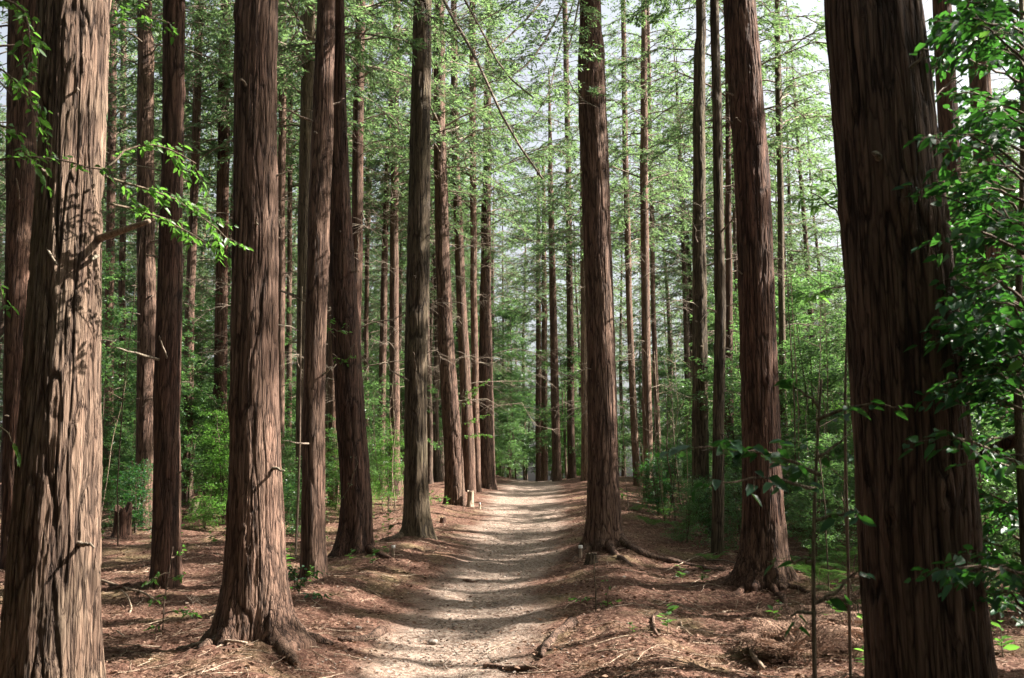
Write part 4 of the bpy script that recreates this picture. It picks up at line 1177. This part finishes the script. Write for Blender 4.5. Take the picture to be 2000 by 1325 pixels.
near_plant('sapling', "added slim stem, its brighter leaves standing for sunlit ones at the right edge", 'sapling', gb,
    pxpath((2035, 700, 4.7), (2030, 300, 4.7), (2025, 120, 4.7)), .012, [
    (pxpath((2030, 360, 4.7), (1975, 325, 4.6), (1925, 318, 4.55)), dict(per=5, start=.5)), (pxpath((2030, 700, 4.7), (1990, 690, 4.6), (1950, 695, 4.6)), dict(per=4, start=.4)),
    (pxpath((2030, 260, 4.7), (1990, 240, 4.6), (1970, 230, 4.6)), dict(per=4, start=.4)), (pxpath((2030, 520, 4.7), (1960, 520, 4.6), (1910, 540, 4.6)), dict(per=4, start=.4)),
    (pxpath((2030, 160, 4.7), (1950, 60, 4.6), (1900, 50, 4.6)), dict(per=4, start=.4)), (pxpath((2030, 900, 4.7), (1980, 880, 4.6), (1940, 900, 4.6)), dict(per=4, start=.4))],
    BRIGHT_LEAF, leaf=.085, seed=19, every=.1, twig=.12, per=4, wid=.55)
# lit stout branch
A = at(1895, 897, 5.6)
mb = MB(); P = np.array(pxpath((1890, 905, 5.6), (1930, 885, 5.5), (1965, 868, 5.4), (2060, 830, 5.3))) - A
mb.tube(P, [.02, .03, .034, .04], 10)
obj('dead_branch', mb.mesh("dead_branch", BARK_RED, True), T[1]['root'], loc=A - T[1]['base_pt'])
# sapling between the thick sunlit-edge trunk and the widest trunk
gb = at(1585, 1400, 4.6); gb[2] = float(gz(gb[0], gb[1]))
D0 = 4.6
near_plant('sapling', "dark-leaved sapling with a straight stem in front, left of the widest trunk", 'sapling', gb,
    pxpath((1590, 1250, D0), (1588, 1100, D0), (1592, 950, D0), (1600, 800, D0), (1605, 740, D0)), .012, [
    (pxpath((1594, 930, D0), (1520, 880, D0 - .3), (1440, 870, D0 - .4), (1365, 878, D0 - .5)), dict(per=7, twig=.16, every=.07)),
    (pxpath((1594, 960, D0), (1530, 930, D0 - .3), (1450, 930, D0 - .4), (1395, 945, D0 - .5)), dict(per=4, twig=.10, every=.12)),
    (pxpath((1597, 820, D0), (1640, 795, D0 - .1), (1700, 790, D0 - .2), (1770, 795, D0 - .3)), dict(per=5, twig=.09, every=.09)),
    (pxpath((1600, 800, D0), (1580, 770, D0), (1550, 760, D0)), dict(per=5, twig=.1)),
    (pxpath((1594, 900, D0), (1620, 880, D0), (1660, 850, D0)), dict(per=5, twig=.12)),
    (pxpath((1592, 1020, D0), (1640, 1000, D0), (1690, 1000, D0 - .2)), dict(per=5, twig=.12)),
    (pxpath((1592, 1100, D0), (1570, 1090, D0), (1545, 1095, D0)), dict(per=5, twig=.12)),
    (pxpath((1592, 1180, D0), (1640, 1150, D0), (1670, 1120, D0)), dict(per=3, twig=.12)),
    (pxpath((1592, 1200, D0), (1560, 1190, D0), (1540, 1210, D0)), dict(per=3, twig=.12))],
    DARK_LEAF, leaf=.075, seed=13, every=.1, twig=.12, per=5, wid=.55, flat=.7)
# bright sprig high between the trunks, right
gb = at(1640, 900, 8.5); gb[2] = float(gz(gb[0], gb[1]))
near_plant('sapling', "slim sapling with a bright green tuft left of the widest trunk", 'sapling', gb,
    pxpath((1650, 800, 8.5), (1655, 600, 8.5), (1650, 420, 8.5)), .014, [
    (pxpath((1650, 430, 8.5), (1620, 395, 8.4), (1580, 375, 8.3)), dict(per=9, twig=.22)), (pxpath((1650, 430, 8.5), (1640, 380, 8.4), (1620, 350, 8.3)), dict(per=8, twig=.2)),
    (pxpath((1655, 560, 8.5), (1620, 560, 8.4), (1590, 580, 8.3)),)],
    BRIGHT_LEAF, leaf=.09, seed=14, every=.06, twig=.14, per=6, wid=.3)

# ferns
def fern_mesh(seed, n=8, L=.6, m_=None):
    rng = np.random.default_rng(seed); w, l = MB(), MB()
    for k in range(n):
        a = k * 6.283 / n + rng.uniform(-.3, .3); Lk = L * rng.uniform(.7, 1.1)
        s = np.linspace(0, 1, 12)
        P = np.stack([np.cos(a) * Lk * s * .9, np.sin(a) * Lk * s * .9, Lk * (1.35 * s - .95 * s * s)], -1)
        w.tube(P, .003 * (1.1 - s), 4, False)
        m = 22; u = np.linspace(.18, .98, m)
        C = np.stack([np.interp(u, s, P[:, c]) for c in range(3)], -1)
        t = unit(P[-1] - P[0]); sd = np.array([-math.sin(a), math.cos(a), 0])
        for sg in (-1, 1):
            D = t * .35 + sd * sg + rng.normal(0, .08, (m, 3)) + np.array([0, 0, -.15])
            ll = Lk * .26 * np.sin(np.clip(u * 1.05, 0, 1) * 3.0) ** .7 + .01
            for q in range(5):      # pinnules
                uu = (q + .5) / 5
                C2 = C + unit(D) * (ll * uu)[:, None]
                for s2 in (-1, 1):
                    l.leaves(C2, unit(D) * .6 + t * s2, np.array([0, 0, 1.0]) + rng.normal(0, .2, (m, 3)), ll * .28 * (1.1 - uu), ll * .10, .1)
    return w.mesh("stalks", STEM), l.mesh("fronds", m_ or FERN_LEAF)
FERNS = [fern_mesh(500), fern_mesh(501, 6, .5), fern_mesh(502, 9, .7)]
DRYF = [fern_mesh(510, 7, .55, DRY_LEAF), fern_mesh(511, 9, .6, DRY_LEAF)]
rng = np.random.default_rng(41)
def fern(protos, px, py, s, name, label, group):
    b = locate(px, py)
    if b is None: return
    pr = protos[int(rng.integers(0, len(protos)))]
    root = obj(name, None, loc=b - np.array([0, 0, .01]), label=label, cat='fern', group=group)
    root.rotation_euler = (R(rng.normal(0, 6)), R(rng.normal(0, 6)), rng.uniform(0, 6.28)); root.scale = (s, s, s)
    obj('stalks', pr[0], root); obj('fronds', pr[1], root)
for px, py, s in ((1640, 1180, .9), (1665, 1130, 1.0), (1600, 1150, .8), (1680, 1210, .9), (1570, 1120, .8), (1660, 1090, 1.0), (1630, 1110, .9)):
    fern(FERNS, px, py, s, 'fern', "green fern in the sunlit clump just left of the widest trunk's foot", "green ferns beside the widest trunk")
for k in range(16):
    fern(DRYF, rng.uniform(1510, 1700), rng.uniform(1190, 1320), rng.uniform(.6, 1.0), 'dry_fern', "withered brown fern on the floor between the root mound and the widest trunk", "withered ferns left of the widest trunk")
for px, py, s in ((1300, 1010, .7), (1270, 1030, .6), (1330, 1040, .7), (1390, 1100, .5), (1250, 1000, .6)):
    fern(FERNS, px, py, s, 'fern', "small fern on the shaded floor right of the large right-lip cedar", "ferns right of the large cedar")

# seedlings
rng = np.random.default_rng(43)
def seedling_mesh(seed):
    rng = np.random.default_rng(seed); w, l = MB(), MB()
    w.tube([(0, 0, -.02), (.005, 0, .06), (0, .01, .14)], [.003, .0025, .001], 4, False)
    n = 14; a = rng.uniform(0, 6.28, n); z = rng.uniform(.03, .15, n)
    l.leaves(np.stack([0 * a, 0 * a, z], -1), np.stack([np.cos(a), np.sin(a), rng.uniform(-.1, .5, n)], -1), np.array([0, 0, 1.0]) + rng.normal(0, .3, (n, 3)), rng.uniform(.04, .08, n), rng.uniform(.018, .03, n), .2, oval=True)
    return w.mesh("stem", STEM), l.mesh("leaves", BRIGHT_LEAF)
SEED = [seedling_mesh(520 + i) for i in range(3)]
c = 0
while c < 150:
    y = 8.5 + 20 * rng.uniform() ** .8; x = rng.uniform(-.5, .5) * y
    u = float(path_u(x, y))
    if abs(u) < 1.5 or noise(x * .5, y * .5, 0, 91) < 0: continue
    pr = SEED[c % 3]; s = rng.uniform(.7, 2.3)
    side = 'left' if u < 0 else 'right'
    root = obj('seedling', None, loc=(x, y, float(gz(x, y))), label=f"tiny green seedling in the leaf litter {side} of the path", cat='seedling', group=f"seedlings {side} of the path")
    root.rotation_euler = (0, 0, rng.uniform(0, 6.28)); root.scale = (s, s, s)
    obj('stem', pr[0], root); obj('leaves', pr[1], root); c += 1
